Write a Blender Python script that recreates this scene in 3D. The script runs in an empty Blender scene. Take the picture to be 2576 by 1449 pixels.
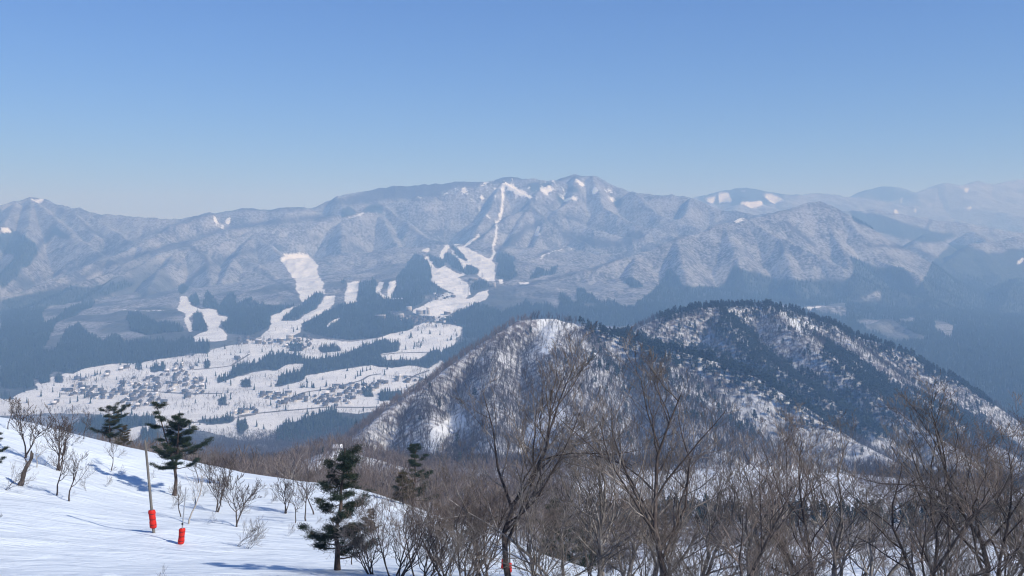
import bpy, math, random
import numpy as np
C = bpy.context.scene.collection
R = math.radians
# ------------------------------------------------------------------ camera
# the photograph is measured on a 2576 x 1449 sheet: focal length F, horizon row HY
F, CX, HY = 2474.0, 1288.0, 605.0
cam = bpy.data.cameras.new('camera'); camo = bpy.data.objects.new('camera', cam); C.objects.link(camo)
cam.sensor_width = 36; cam.lens = 36 * F / 2576; cam.shift_y = -(724.5 - HY) / 2576
cam.clip_start = 0.5; cam.clip_end = 90000
camo.location = (0, 0, 0); camo.rotation_euler = (R(90), 0, 0)
bpy.context.scene.camera = camo
# ------------------------------------------------------------------ world, sun, exposure
SUN_EL, SUN_AZ = 38.0, 117.0            # azimuth clockwise from +Y (the view direction)
w = bpy.data.worlds.new('World'); bpy.context.scene.world = w; w.use_nodes = True
nt = w.node_tree; nt.nodes.clear()
sky = nt.nodes.new('ShaderNodeTexSky'); sky.sky_type = 'NISHITA'; sky.sun_disc = False
sky.sun_elevation = R(SUN_EL); sky.sun_rotation = R(SUN_AZ)
sky.altitude = 1500; sky.air_density = 1.3; sky.dust_density = 0.0; sky.ozone_density = 6.0
bg = nt.nodes.new('ShaderNodeBackground'); bg.inputs[1].default_value = 0.091
wo = nt.nodes.new('ShaderNodeOutputWorld')
tint = nt.nodes.new('ShaderNodeMix'); tint.data_type = 'RGBA'; tint.blend_type = 'MULTIPLY'; tint.inputs[0].default_value = 1; tint.inputs[7].default_value = (.575, .775, 1.27, 1)
nt.links.new(sky.outputs[0], tint.inputs[6]); nt.links.new(tint.outputs[2], bg.inputs[0]); nt.links.new(bg.outputs[0], wo.inputs[0])
sl = bpy.data.lights.new('sun', 'SUN'); sl.energy = 4.5; sl.angle = R(0.5); sl.color = (1, .975, .93)
so = bpy.data.objects.new('sun', sl); C.objects.link(so)
so.rotation_euler = (R(90 - SUN_EL), 0, R(180 - SUN_AZ))   # light comes from azimuth SUN_AZ
sc = bpy.context.scene
sc.view_settings.view_transform = 'Standard'; sc.view_settings.look = 'None'
sc.view_settings.exposure = 0.05; sc.view_settings.gamma = 1; sc.view_settings.use_curve_mapping = False
sc.cycles.use_denoising = True; sc.cycles.filter_width = 1.15; sc.cycles.volume_bounces = 1; sc.cycles.max_bounces = 6
HAZE_DENSITY = 0.000165; HAZE_COLOR = (0.33, 0.59, 0.97)

rng = np.random.default_rng(7)
# ------------------------------------------------------------------ numpy helpers
def lattice(n, seed): return np.random.default_rng(seed).random((n, n)).astype(np.float32)
LAT = [lattice(256, s) for s in range(6)]
def vnoise(x, y, k=0):
    L = LAT[k % 6]
    xi = np.floor(x).astype(np.int64); yi = np.floor(y).astype(np.int64)
    fx = (x - xi); fy = (y - yi); fx = fx * fx * (3 - 2 * fx); fy = fy * fy * (3 - 2 * fy)
    a = L[xi & 255, yi & 255]; b = L[(xi + 1) & 255, yi & 255]; c = L[xi & 255, (yi + 1) & 255]; d = L[(xi + 1) & 255, (yi + 1) & 255]
    return (a * (1 - fx) + b * fx) * (1 - fy) + (c * (1 - fx) + d * fx) * fy
def fbm(x, y, wl, octs=4, k=0, gain=.5):
    s = 0; a = 1; t = 0
    for o in range(octs):
        s = s + a * (vnoise(x / wl + 13.7 * o, y / wl + 7.1 * o, k + o) - .5); t += a; a *= gain; wl /= 2.03
    return s / t * 2
def ridged(x, y, wl, octs=3, k=0):
    s = 0; a = 1; t = 0
    for o in range(octs):
        s = s + a * (1 - abs(vnoise(x / wl + 3.7 * o, y / wl + 9.1 * o, k + o) * 2 - 1)); t += a; a *= .5; wl /= 2.1
    return s / t
def tps(pts):
    pts = np.array(pts, float); n = len(pts); S = 200.
    def phi(d2): return np.where(d2 > 0, .5 * d2 * np.log(np.maximum(d2, 1e-12)), 0)
    xy = pts[:, :2] / S
    K = phi(((xy[:, None] - xy[None]) ** 2).sum(-1)) + np.eye(n) * 1e-3
    Pm = np.c_[np.ones(n), xy]
    A = np.block([[K, Pm], [Pm.T, np.zeros((3, 3))]])
    sol = np.linalg.solve(A, np.r_[pts[:, 2], 0, 0, 0])
    def f(X, Y):
        out = sol[n] + sol[n + 1] * X / S + sol[n + 2] * Y / S
        for i in range(n): out = out + sol[i] * phi((X / S - xy[i, 0]) ** 2 + (Y / S - xy[i, 1]) ** 2)
        return out
    return f
def W(px, py, Y): return ((px - CX) / F * Y, Y, (HY - py) / F * Y)
def inpoly(px, py, poly):
    poly = np.asarray(poly, float); out = np.zeros(px.shape, bool)
    m = (px > poly[:, 0].min()) & (px < poly[:, 0].max()) & (py > poly[:, 1].min()) & (py < poly[:, 1].max())
    if not m.any(): return out
    x = px[m]; y = py[m]; c = np.zeros(x.shape, bool); j = len(poly) - 1
    for i in range(len(poly)):
        xi, yi = poly[i]; xj, yj = poly[j]
        if yi != yj: c ^= ((yi > y) != (yj > y)) & (x < (xj - xi) * (y - yi) / (yj - yi) + xi)
        j = i
    out[m] = c; return out
def nearline(px, py, line, wid):
    m = np.zeros(px.shape, bool); L = np.asarray(line, float)
    bb = (px > L[:, 0].min() - wid) & (px < L[:, 0].max() + wid) & (py > L[:, 1].min() - wid) & (py < L[:, 1].max() + wid)
    x = px[bb]; y = py[bb]; d = np.full(x.shape, 1e9)
    for a, b in zip(L[:-1], L[1:]):
        v = b - a; t = np.clip(((x - a[0]) * v[0] + (y - a[1]) * v[1]) / (v @ v), 0, 1)
        d = np.minimum(d, np.hypot(x - a[0] - t * v[0], y - a[1] - t * v[1]))
    m[bb] = d < wid; return m
def r1(*p): return [(x / 3, 402.5 + y / 3) for x, y in p]
def r2(*p): return [(858.7 + x / 3, 402.5 + y / 3) for x, y in p]
def r3(*p): return [(1717.3 + x / 3, 402.5 + y / 3) for x, y in p]
def r4(*p): return [(x / 4, 805 + y / 4) for x, y in p]
def r8(*p): return [(644 + x * .2963, 738 + y * .2963) for x, y in p]
# ------------------------------------------------------------------ mesh helpers
def np_mesh(name, V, Fa, mats=(), mi=None, smooth=False):
    """V (n,3); Fa array or list of arrays of equal-sided faces"""
    V = np.asarray(V, np.float32)
    if isinstance(Fa, np.ndarray): Fa = [Fa]
    me = bpy.data.meshes.new(name); me.vertices.add(len(V)); me.vertices.foreach_set('co', V.ravel())
    nl = sum(f.size for f in Fa); npoly = sum(len(f) for f in Fa)
    me.loops.add(nl); me.polygons.add(npoly)
    me.loops.foreach_set('vertex_index', np.concatenate([f.ravel() for f in Fa]).astype(np.int32))
    tot = np.concatenate([np.full(len(f), f.shape[1]) for f in Fa]).astype(np.int32)
    st = np.r_[0, np.cumsum(tot)[:-1]].astype(np.int32)
    me.polygons.foreach_set('loop_start', st); me.polygons.foreach_set('loop_total', tot)
    for m in mats: me.materials.append(m)
    if mi is not None: me.polygons.foreach_set('material_index', np.asarray(mi, np.int32))
    if smooth: me.polygons.foreach_set('use_smooth', np.ones(npoly, bool))
    me.update(calc_edges=True); return me
def link(name, me, parent=None, loc=None):
    o = bpy.data.objects.new(name, me); C.objects.link(o)
    if parent: o.parent = parent
    if loc is not None: o.location = loc
    return o
def tag(o, label=None, cat=None, group=None, kind=None):
    for k, v in (('label', label), ('category', cat), ('group', group), ('kind', kind)):
        if v: o[k] = v
    return o
def empty(name, loc, rz=0, label=None, cat=None, group=None):
    o = bpy.data.objects.new(name, None); C.objects.link(o); o.location = loc; o.rotation_euler = (0, 0, rz)
    o.empty_display_size = .3
    return tag(o, label, cat, group)
def copy_tree(o, parent=None):
    c = o.copy(); C.objects.link(c); c.parent = parent
    for ch in o.children: copy_tree(ch, c)
    return c
def norm(v): return v / np.maximum(np.linalg.norm(v, axis=-1, keepdims=True), 1e-9)
def tubes(P, Rad, sides=3):
    """P (N,K,3) Rad (N,K) -> verts, quads"""
    N, K, _ = P.shape
    T = np.empty_like(P); T[:, 1:-1] = P[:, 2:] - P[:, :-2]; T[:, 0] = P[:, 1] - P[:, 0]; T[:, -1] = P[:, -1] - P[:, -2]
    T = norm(T); mean = norm(P[:, -1] - P[:, 0])
    ref = np.where(np.abs(mean[:, 2:3]) > .8, np.array([[1., .2, 0]]), np.array([[0, .1, 1.]]))[:, None]
    u = norm(np.cross(T, np.broadcast_to(ref, T.shape))); v = np.cross(T, u)
    a = np.arange(sides) * 2 * math.pi / sides
    V = P[:, :, None] + Rad[:, :, None, None] * (np.cos(a)[:, None] * u[:, :, None] + np.sin(a)[:, None] * v[:, :, None])
    idx = np.arange(N * K * sides).reshape(N, K, sides)
    nx = np.roll(idx, -1, axis=2)
    Q = np.stack([idx[:, :-1], nx[:, :-1], nx[:, 1:], idx[:, 1:]], -1).reshape(-1, 4)
    return V.reshape(-1, 3), Q
def box(x0, x1, y0, y1, z0, z1):
    V = [(x, y, z) for z in (z0, z1) for x, y in ((x0, y0), (x1, y0), (x1, y1), (x0, y1))]
    return np.array(V, float), np.array([(3, 2, 1, 0), (4, 5, 6, 7), (0, 1, 5, 4), (1, 2, 6, 5), (2, 3, 7, 6), (3, 0, 4, 7)])
def join(parts):
    V = []; Q = []; n = 0
    for v, q in parts: V.append(v); Q.append(q + n); n += len(v)
    return np.concatenate(V), Q
# ------------------------------------------------------------------ materials
def mat(name, col=(.5, .5, .5), rough=.8):
    m = bpy.data.materials.new(name); m.use_nodes = True
    b = m.node_tree.nodes['Principled BSDF']; b.inputs['Base Color'].default_value = (*col, 1); b.inputs['Roughness'].default_value = rough
    b.inputs['Specular IOR Level'].default_value = .2
    return m, m.node_tree, b
def noise(nt, scale, detail=3, vec=None, rough=.55, stretch=(1, 1, 1), rot=(0, 0, 0), src='Object'):
    tc = nt.nodes.new('ShaderNodeTexCoord'); mp = nt.nodes.new('ShaderNodeMapping'); mp.inputs['Scale'].default_value = stretch
    mp.inputs['Rotation'].default_value = rot
    n = nt.nodes.new('ShaderNodeTexNoise'); n.inputs['Scale'].default_value = scale; n.inputs['Detail'].default_value = detail; n.inputs['Roughness'].default_value = rough
    nt.links.new(tc.outputs[src], mp.inputs[0]); nt.links.new(mp.outputs[0], n.inputs['Vector']); return n.outputs['Fac']
def ramp(nt, fac, stops):
    r = nt.nodes.new('ShaderNodeValToRGB'); e = r.color_ramp.elements
    while len(e) < len(stops): e.new(.5)
    for el, (p, c) in zip(e, stops): el.position = p; el.color = (*c, 1)
    nt.links.new(fac, r.inputs[0]); return r.outputs[0]
def mixc(nt, fac, a, b):
    m = nt.nodes.new('ShaderNodeMix'); m.data_type = 'RGBA'
    for s, v in ((m.inputs[0], fac), (m.inputs[6], a), (m.inputs[7], b)):
        if hasattr(v, 'links'): nt.links.new(v, s)
        else: s.default_value = v if isinstance(v, float) else (*v, 1)
    return m.outputs[2]
def math_(nt, op, a, b=0., c=None, clamp=False):
    m = nt.nodes.new('ShaderNodeMath'); m.operation = op; m.use_clamp = clamp
    for s, v in zip(m.inputs, (a, b, c)):
        if v is None: continue
        if hasattr(v, 'links'): nt.links.new(v, s)
        else: s.default_value = v
    return m.outputs[0]
def bump(nt, b, h, dist, strength=1.):
    n = nt.nodes.new('ShaderNodeBump'); n.inputs['Distance'].default_value = dist; n.inputs['Strength'].default_value = strength
    nt.links.new(h, n.inputs['Height']); nt.links.new(n.outputs[0], b.inputs['Normal'])
def noisy(name, stops, scale, rough=.85, detail=4, bmp=0, stretch=(1, 1, 1)):
    m, nt, b = mat(name, rough=rough); f = noise(nt, scale, detail, stretch=stretch)
    nt.links.new(ramp(nt, f, stops), b.inputs['Base Color'])
    if bmp: bump(nt, b, f, bmp)
    return m
M = {}
# near snow: wind-packed, tracked by skis
m, nt, b = mat('slope_snow', (.86, .88, .92), .55)
f1 = noise(nt, .35, 5, stretch=(.5, 1.6, 1), rot=(0, 0, .35)); f2 = noise(nt, 2.2, 4, stretch=(.22, 1.6, 1), rot=(0, 0, .3)); f3 = noise(nt, 9, 3)
h = math_(nt, 'ADD', math_(nt, 'MULTIPLY', f1, .55), math_(nt, 'ADD', math_(nt, 'MULTIPLY', f2, .22), math_(nt, 'MULTIPLY', f3, .03)))
bump(nt, b, h, 1.1)
nt.links.new(ramp(nt, f1, [(.3, (.74, .79, .81)), (.7, (.82, .87, .88))]), b.inputs['Base Color'])
M['snow'] = m
# lower hills: snow on open ground, leaf litter and brush in forest
def cover_material(name, grain, snowcol, dec_lo, dec_hi, con_lo, con_hi, sharp=.35):
    m, nt, b = mat(name, rough=.9)
    at = nt.nodes.new('ShaderNodeAttribute'); at.attribute_name = 'cover'
    sp = nt.nodes.new('ShaderNodeSeparateColor'); nt.links.new(at.outputs['Color'], sp.inputs[0])
    g = noise(nt, grain, 3, stretch=(1, 1, .18), rough=.6); big = noise(nt, grain * .10, 5)
    gg = math_(nt, 'ADD', math_(nt, 'MULTIPLY', g, .62), math_(nt, 'MULTIPLY', big, .38))
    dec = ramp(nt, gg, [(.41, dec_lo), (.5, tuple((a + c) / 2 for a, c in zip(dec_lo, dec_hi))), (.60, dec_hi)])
    dense = tuple(a * .9 for a in dec_lo)  # dark tone of the spur bands: painted flank shade and crest wood
    con = ramp(nt, g, [(.35, con_lo), (.65, con_hi)])
    def edge(ch):
        v = math_(nt, 'ADD', sp.outputs[ch], math_(nt, 'MULTIPLY', math_(nt, 'SUBTRACT', g, .5), .9))
        return math_(nt, 'MULTIPLY', math_(nt, 'SUBTRACT', v, .5 - sharp / 2), 1 / sharp, clamp=True)
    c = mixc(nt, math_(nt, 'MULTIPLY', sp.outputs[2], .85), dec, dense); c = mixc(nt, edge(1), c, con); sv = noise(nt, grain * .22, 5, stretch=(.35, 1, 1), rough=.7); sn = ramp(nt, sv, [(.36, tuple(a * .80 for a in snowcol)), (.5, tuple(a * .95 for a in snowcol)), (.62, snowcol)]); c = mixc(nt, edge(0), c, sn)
    nt.links.new(c, b.inputs['Base Color'])
    bump(nt, b, g, 6.0, .6)
    return m
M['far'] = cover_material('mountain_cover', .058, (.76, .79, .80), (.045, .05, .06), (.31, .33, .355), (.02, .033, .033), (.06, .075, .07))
M['mid'] = cover_material('hill_cover', .12, (.76, .80, .82), (.13, .12, .125), (.66, .69, .71), (.03, .04, .035), (.10, .11, .10))
M['bark'] = noisy('grey_bark', [(.3, (.08, .07, .06)), (.5, (.20, .175, .15)), (.7, (.42, .39, .35))], 5, bmp=.02, stretch=(1, 1, .4))
M['dark_bark'] = noisy('dark_bark', [(.3, (.035, .028, .025)), (.55, (.09, .07, .058)), (.75, (.20, .17, .145))], 6, bmp=.02, stretch=(1, 1, .3))
M['twig'] = noisy('brown_twig', [(.3, (.06, .048, .04)), (.5, (.15, .125, .105)), (.72, (.42, .37, .31))], .8)
M['red_twig'] = noisy('reddish_twig', [(.3, (.09, .068, .056)), (.7, (.26, .205, .17))], .8)
M['pale_bark'] = noisy('pale_bark', [(.3, (.24, .21, .18)), (.7, (.50, .46, .41))], 4, stretch=(1, 1, .4))
M['needle'] = noisy('pine_needles', [(.3, (.010, .020, .012)), (.55, (.022, .038, .020)), (.75, (.06, .07, .032))], 1.3)
M['needle_brown'] = noisy('rusty_needles', [(.3, (.04, .035, .015)), (.7, (.12, .085, .04))], 1.6)
M['pine_bark'] = noisy('pine_bark', [(.3, (.03, .022, .018)), (.7, (.12, .085, .065))], 5, bmp=.03, stretch=(1, 1, .3))
M['forest_twig'] = noisy('hill_tree_wood', [(.3, (.04, .036, .038)), (.7, (.12, .105, .10))], .05)
M['forest_brown'] = noisy('thicket_wood', [(.3, (.09, .072, .06)), (.7, (.27, .22, .185))], .12)
M['far_needle'] = noisy('hill_pine_needles', [(.3, (.012, .026, .02)), (.7, (.04, .06, .042))], .08)
M['cedar'] = noisy('cedar_foliage', [(.3, (.010, .022, .018)), (.7, (.035, .052, .04))], .06)
M['pole'] = noisy('weathered_pole', [(.3, (.10, .09, .075)), (.7, (.22, .20, .17))], 6, bmp=.01, stretch=(1, 1, .1))
M['steel'] = noisy('galvanised_steel', [(.3, (.25, .26, .27)), (.7, (.38, .39, .40))], 5, rough=.5)
M['pad'] = noisy('red_padding', [(.3, (.50, .016, .01)), (.7, (.68, .03, .014))], 2.5, rough=.6, bmp=.03)
M['black'] = mat('black_rubber', (.02, .02, .02), .5)[0]
M['wall_dark'] = noisy('dark_house_wall', [(.3, (.10, .09, .085)), (.7, (.22, .20, .18))], .05)
M['wall_pale'] = noisy('pale_house_wall', [(.3, (.45, .43, .40)), (.7, (.62, .60, .56))], .05)
M['roof_dark'] = noisy('dark_metal_roof', [(.3, (.06, .065, .08)), (.7, (.16, .17, .19))], .04, rough=.5)
M['roof_snow'] = noisy('snowy_roof', [(.3, (.78, .79, .81)), (.7, (.86, .87, .88))], .1)
M['road'] = noisy('wet_road', [(.3, (.10, .10, .10)), (.7, (.22, .21, .20))], .02)
M['glass'] = mat('window_glass', (.05, .06, .08), .15)[0]

# ================================================================== TERRAIN
def grid_mesh(u, Y, Z, name, material, cover=None):
    nu, ny = len(u), len(Y)
    X = (u[None] * Y[:, None]); V = np.stack([X, np.broadcast_to(Y[:, None], X.shape), Z], -1).reshape(-1, 3)
    i = np.arange(nu * ny).reshape(ny, nu)
    Q = np.stack([i[:-1, :-1], i[:-1, 1:], i[1:, 1:], i[1:, :-1]], -1).reshape(-1, 4)
    me = np_mesh(name, V, Q, [material], smooth=True)
    if cover is not None:
        a = me.color_attributes.new('cover', 'FLOAT_COLOR', 'POINT')
        cc = np.ones((nu * ny, 4), np.float32); cc[:, :3] = cover.reshape(-1, 3); a.data.foreach_set('color', cc.ravel())
    o = link(name, me); o['kind'] = 'structure'; return o
class Field:
    """a height grid on rays from the view point outwards: z lookup and first-visible lookup"""
    def __init__(s, u, Y, Z): s.u, s.Y, s.Z = u, Y, Z; s.E = np.maximum.accumulate(Z / Y[:, None], axis=0)
    def z(s, X, Y):
        X = np.asarray(X, float); Y = np.asarray(Y, float)
        fu = np.clip((X / Y - s.u[0]) / (s.u[1] - s.u[0]), 0, len(s.u) - 1.001); fy = np.clip(np.interp(Y, s.Y, np.arange(len(s.Y))), 0, len(s.Y) - 1.001)
        iu = fu.astype(int); iy = fy.astype(int); a = fu - iu; b = fy - iy; Z = s.Z
        return (Z[iy, iu] * (1 - a) + Z[iy, iu + 1] * a) * (1 - b) + (Z[iy + 1, iu] * (1 - a) + Z[iy + 1, iu + 1] * a) * b
    def hit(s, px, py):
        iu = int(round(((px - CX) / F - s.u[0]) / (s.u[1] - s.u[0]))); e = (HY - py) / F
        col = s.E[:, min(max(iu, 0), len(s.u) - 1)]
        k = int(np.searchsorted(col, e))
        if k >= len(s.Y): k = int(np.argmax(col))
        Y = s.Y[k] if k == 0 else s.Y[k - 1] + (s.Y[k] - s.Y[k - 1]) * (e - col[k - 1]) / max(col[k] - col[k - 1], 1e-9)
        X = (px - CX) / F * Y; return np.array([X, Y, float(s.z(X, Y))])
def tent(X, Y, Zout, line, slope, rnd=20):
    L = np.array([W(*p) for p in line], np.float32)
    for a, b in zip(L[:-1], L[1:]):
        v = b - a; vv = v[0] ** 2 + v[1] ** 2 + 1e-6
        t = np.clip(((X - a[0]) * v[0] + (Y - a[1]) * v[1]) / vv, 0, 1)
        d = np.hypot(X - a[0] - t * v[0], Y - a[1] - t * v[1])
        np.maximum(Zout, a[2] + t * v[2] - slope * (np.sqrt(d * d + rnd * rnd) - rnd), out=Zout)

# ---- A: the snowy slope the camera looks down on
near_pts = [(0, 0, -1.7), (-25, 0, -1), (25, 0, -5), (0, -20, 2), (-45, 30, -12), (-15, 25, -9.8), (-8, 10, -4.6), (-28, 45, -17.5), (8, 12, -5.5), (12, 35, -14), (40, 25, -15), (0, 25, -8.5), (60, 60, -30), (80, 90, -42), (-80, 60, -12)]
near_pts += [W(*p) for p in [(0, 1449, 58), (430, 1449, 54), (830, 1449, 54), (1290, 1480, 50), (1650, 1560, 46), (2100, 1560, 46), (2500, 1540, 48),
    (0, 1250, 84), (387, 1343, 78), (455, 1370, 74), (437, 1246, 108), (845, 1434, 62), (595, 1326, 84), (700, 1300, 98), (160, 1190, 100), (1000, 1380, 82), (1150, 1430, 75),
    (-150, 1040, 120), (27, 1059, 124), (110, 1069, 124), (167, 1087, 126), (233, 1098, 127), (300, 1113, 128), (393, 1137, 130), (470, 1155, 132), (530, 1171, 133), (633, 1201, 132), (687, 1213, 130),
    (783, 1228, 128), (859, 1233, 125), (925, 1239, 121), (969, 1252, 117), (999, 1262, 114), (1092, 1299, 108), (1159, 1326, 104), (1235, 1356, 101), (1325, 1382, 98), (1392, 1412, 95), (1492, 1430, 92), (1525, 1455, 90)]]
def drop(px, py, Y, dy, dz):
    x, y, z = W(px, py, Y); return (x * (Y + dy) / Y, Y + dy, z - dz)
near_pts += [drop(px, py, Y, 40, 22) for px, py, Y in [(-150, 1040, 120), (110, 1069, 124), (300, 1113, 128), (530, 1171, 133), (783, 1228, 128), (999, 1262, 114), (1235, 1356, 101), (1492, 1430, 92)]]
near_pts += [drop(px, py, Y, 110, 75) for px, py, Y in [(-150, 1040, 120), (300, 1113, 128), (783, 1228, 128), (1235, 1356, 101)]]
fA = tps(near_pts)
uA = np.linspace(-.66, .66, 700); YA = np.geomspace(6, 230, 520)
XA = uA[None] * YA[:, None]; YYA = np.broadcast_to(YA[:, None], XA.shape)
ZA = fA(XA, YYA) + .45 * fbm(XA, YYA, 16, 3) + .2 * fbm(XA * .5 + YYA * .15, YYA, 3.5, 3, 2) * np.clip((YYA - 20) / 30, 0, 1)
trk = XA * .94 + YYA * .34; crs = -XA * .34 + YYA * .94
ZA += (.10 * fbm(trk * .06, crs, 1.6, 3, 3) + .07 * (ridged(trk * .04 + 3, crs, 2.6, 2, 4) - .6)) * np.clip((95 - YYA) / 25, 0, 1)
bx, by, _ = W(262, 1449, 50); ZA += 1.0 * np.exp(-(((XA - bx) / 2.0) ** 2 + ((YYA - by) / 1.3) ** 2))
bx, by, _ = W(380, 1343, 78); ZA += .35 * np.exp(-(((XA - bx - 1.2) / 2.2) ** 2 + ((YYA - by) / 1.6) ** 2))
# ground behind and beside the camera so the slope has no edge there
grid_mesh(uA, YA, ZA, 'snow_slope', M['snow']); fieldA = Field(uA, YA, ZA)
xs = np.linspace(-60, 60, 40); ys = np.linspace(-40, 6.02, 24); GX, GY = np.meshgrid(xs, ys)
i = np.arange(GX.size).reshape(GX.shape); Q = np.stack([i[:-1, :-1], i[:-1, 1:], i[1:, 1:], i[1:, :-1]], -1).reshape(-1, 4)
o = link('snow_ground', np_mesh('snow_ground', np.stack([GX, GY, fA(GX, GY) - .15], -1).reshape(-1, 3), Q, [M['snow']], smooth=True)); o['kind'] = 'structure'

# ---- B: the ground below the slope and the two wooded hills
midp = [W(*p) for p in [(1800, 1449, 170), (2200, 1449, 170), (2600, 1449, 170), (3000, 1449, 170), (1780, 1370, 232), (2200, 1384, 226), (2576, 1374, 236), (3000, 1374, 236), (1500, 1460, 150), (1200, 1400, 180), (900, 1330, 190), (500, 1300, 190), (100, 1240, 190), (-300, 1240, 190),
    (-300, 1200, 260), (200, 1190, 260), (600, 1235, 262), (1000, 1272, 250), (1200, 1330, 250), (1500, 1375, 262), (1900, 1400, 330), (2300, 1400, 340), (2600, 1400, 340),
    (200, 1250, 500), (600, 1240, 500), (1000, 1240, 500), (1500, 1310, 430), (1800, 1305, 450), (2200, 1305, 450), (2576, 1310, 450), (3000, 1310, 450),
    (1450, 1260, 600), (1800, 1262, 620), (2100, 1245, 620), (1600, 1205, 800), (2000, 1185, 850), (2400, 1230, 900), (1200, 1190, 800), (950, 1190, 800),
    (300, 1180, 900), (-200, 1200, 1200), (500, 1205, 1400), (700, 1160, 2000), (0, 1135, 2400), (900, 1160, 2000), (800, 1180, 1500), (200, 1170, 1800), (1300, 1080, 2500), (2576, 1240, 1500), (2000, 1150, 1800), (2576, 1120, 2500), (2000, 1100, 3000), (1000, 1040, 3000), (0, 1030, 3000), (3100, 1150, 2400)]]
fB = tps(midp)
uB = np.linspace(-.64, .64, 960); YB = np.geomspace(135, 3300, 760)
XB = (uB[None] * YB[:, None]).astype(np.float32); YYB = np.broadcast_to(YB[:, None], XB.shape).astype(np.float32)
BB = fB(XB, YYB).astype(np.float32); ZB = BB.copy()
hill_ridges = [
 ([(800, 1175, 1000), (870, 1125, 1080), (960, 1045, 1170), (1060, 975, 1260), (1160, 900, 1350), (1240, 848, 1430), (1310, 806, 1490), (1390, 799, 1540), (1440, 806, 1560)], .85, 8),
 ([(1440, 806, 1560), (1500, 826, 1560), (1590, 852, 1540), (1700, 880, 1510), (1800, 908, 1480), (1900, 950, 1440), (2000, 1005, 1400), (2080, 1060, 1360), (2160, 1115, 1320), (2260, 1170, 1280)], .75, 10),
 ([(1390, 799, 1540), (1400, 900, 1330), (1430, 1000, 1160), (1440, 1120, 960), (1450, 1200, 820)], .66, 20),
 ([(1640, 868, 1525), (1680, 960, 1330), (1740, 1060, 1130), (1800, 1150, 960)], .66, 18),
 ([(1240, 848, 1430), (1240, 950, 1250), (1240, 1060, 1080), (1250, 1150, 930)], .80, 14),
 ([(1060, 975, 1260), (1090, 1080, 1100), (1110, 1150, 980)], .80, 14),
 ([(1560, 838, 1900), (1650, 798, 1950), (1760, 770, 2000), (1880, 760, 2050), (1980, 774, 2060), (2080, 806, 2060), (2180, 852, 2050), (2280, 892, 2030), (2380, 942, 2010), (2470, 1000, 1990), (2550, 1060, 1960), (2640, 1130, 1940), (2760, 1220, 1900)], .72, 12),
 ([(1930, 764, 2050), (2000, 820, 1900), (2090, 900, 1760), (2190, 980, 1640), (2290, 1060, 1530), (2380, 1120, 1450)], .64, 14),
 ([(1800, 768, 2020), (1850, 840, 1860), (1950, 920, 1700), (2080, 1000, 1580), (2180, 1070, 1480)], .64, 14),
 ([(2080, 806, 2060), (2200, 910, 1900), (2320, 1000, 1780), (2440, 1080, 1680), (2540, 1140, 1600)], .64, 14),
 ([(690, 1205, 470), (770, 1180, 520), (850, 1133, 600), (880, 1150, 680)], .42, 6),
]
hillmask = np.full(ZB.shape, -1e4, np.float32)
for ln, s, r in hill_ridges: tent(XB, YYB, hillmask, ln, s, r)
und = fbm(XB, YYB, 160, 4) * 9 + (ridged(XB * .8 + YYB * .3, YYB, 130, 2, 2) - .6) * 10
kk = np.clip((YYB - 500) / 500, 0, 1)
ZB = np.maximum(ZB + und * kk * .5, hillmask + (und * .8 - 4) * np.clip((YYB - 700) / 300, 0, 1)) + fbm(XB, YYB, 30, 3, 1) * 1.0 * np.clip(YYB / 500, .2, 1)
PXB = CX + XB / YYB * F; PYB = HY - ZB / YYB * F
coverB = np.zeros(ZB.shape + (3,), np.float32)
def soft(a):
    b = a.astype(np.float32)
    for ax in (0, 1): b = (np.roll(b, 1, ax) + b + np.roll(b, -1, ax)) / 3
    return b
def warp(px, py, X, Y, a=6, wl=60):
    return px + a * fbm(X, Y, wl, 3, 1), py + a * .6 * fbm(X, Y, wl, 3, 4)
wx, wy = warp(PXB, PYB, XB, YYB, 8, 50)
snowB = np.zeros(ZB.shape, bool)
for poly in ([(1375, 792), (1410, 790), (1440, 803), (1480, 822), (1440, 826), (1405, 830), (1378, 890), (1358, 885), (1362, 840), (1350, 815)],
             [(1950, 775), (2030, 810), (2060, 835), (2020, 840), (1975, 815)],
             [(1080, 1080), (1160, 1035), (1180, 1060), (1130, 1100), (1090, 1150), (1060, 1160)],
             [(1330, 1070), (1400, 1020), (1440, 1060), (1420, 1100), (1360, 1130), (1300, 1140)],
             [(1450, 1215), (1600, 1200), (1800, 1185), (2000, 1165), (2120, 1180), (2200, 1240), (2250, 1290), (1900, 1290), (1700, 1278), (1500, 1262), (1430, 1240)],
             [(1700, 1372), (1960, 1368), (2200, 1382), (2290, 1362), (2700, 1372), (2700, 1600), (1500, 1600), (1500, 1449)],
             [(790, 1172), (846, 1130), (853, 1130), (850, 1150), (820, 1180), (770, 1190)]):
    snowB |= inpoly(wx, wy, poly)
coverB[..., 0] = soft(snowB)
grid_mesh(uB, YB, ZB, 'wooded_hills', M['mid'], coverB); fieldB = Field(uB, YB, ZB)

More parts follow.
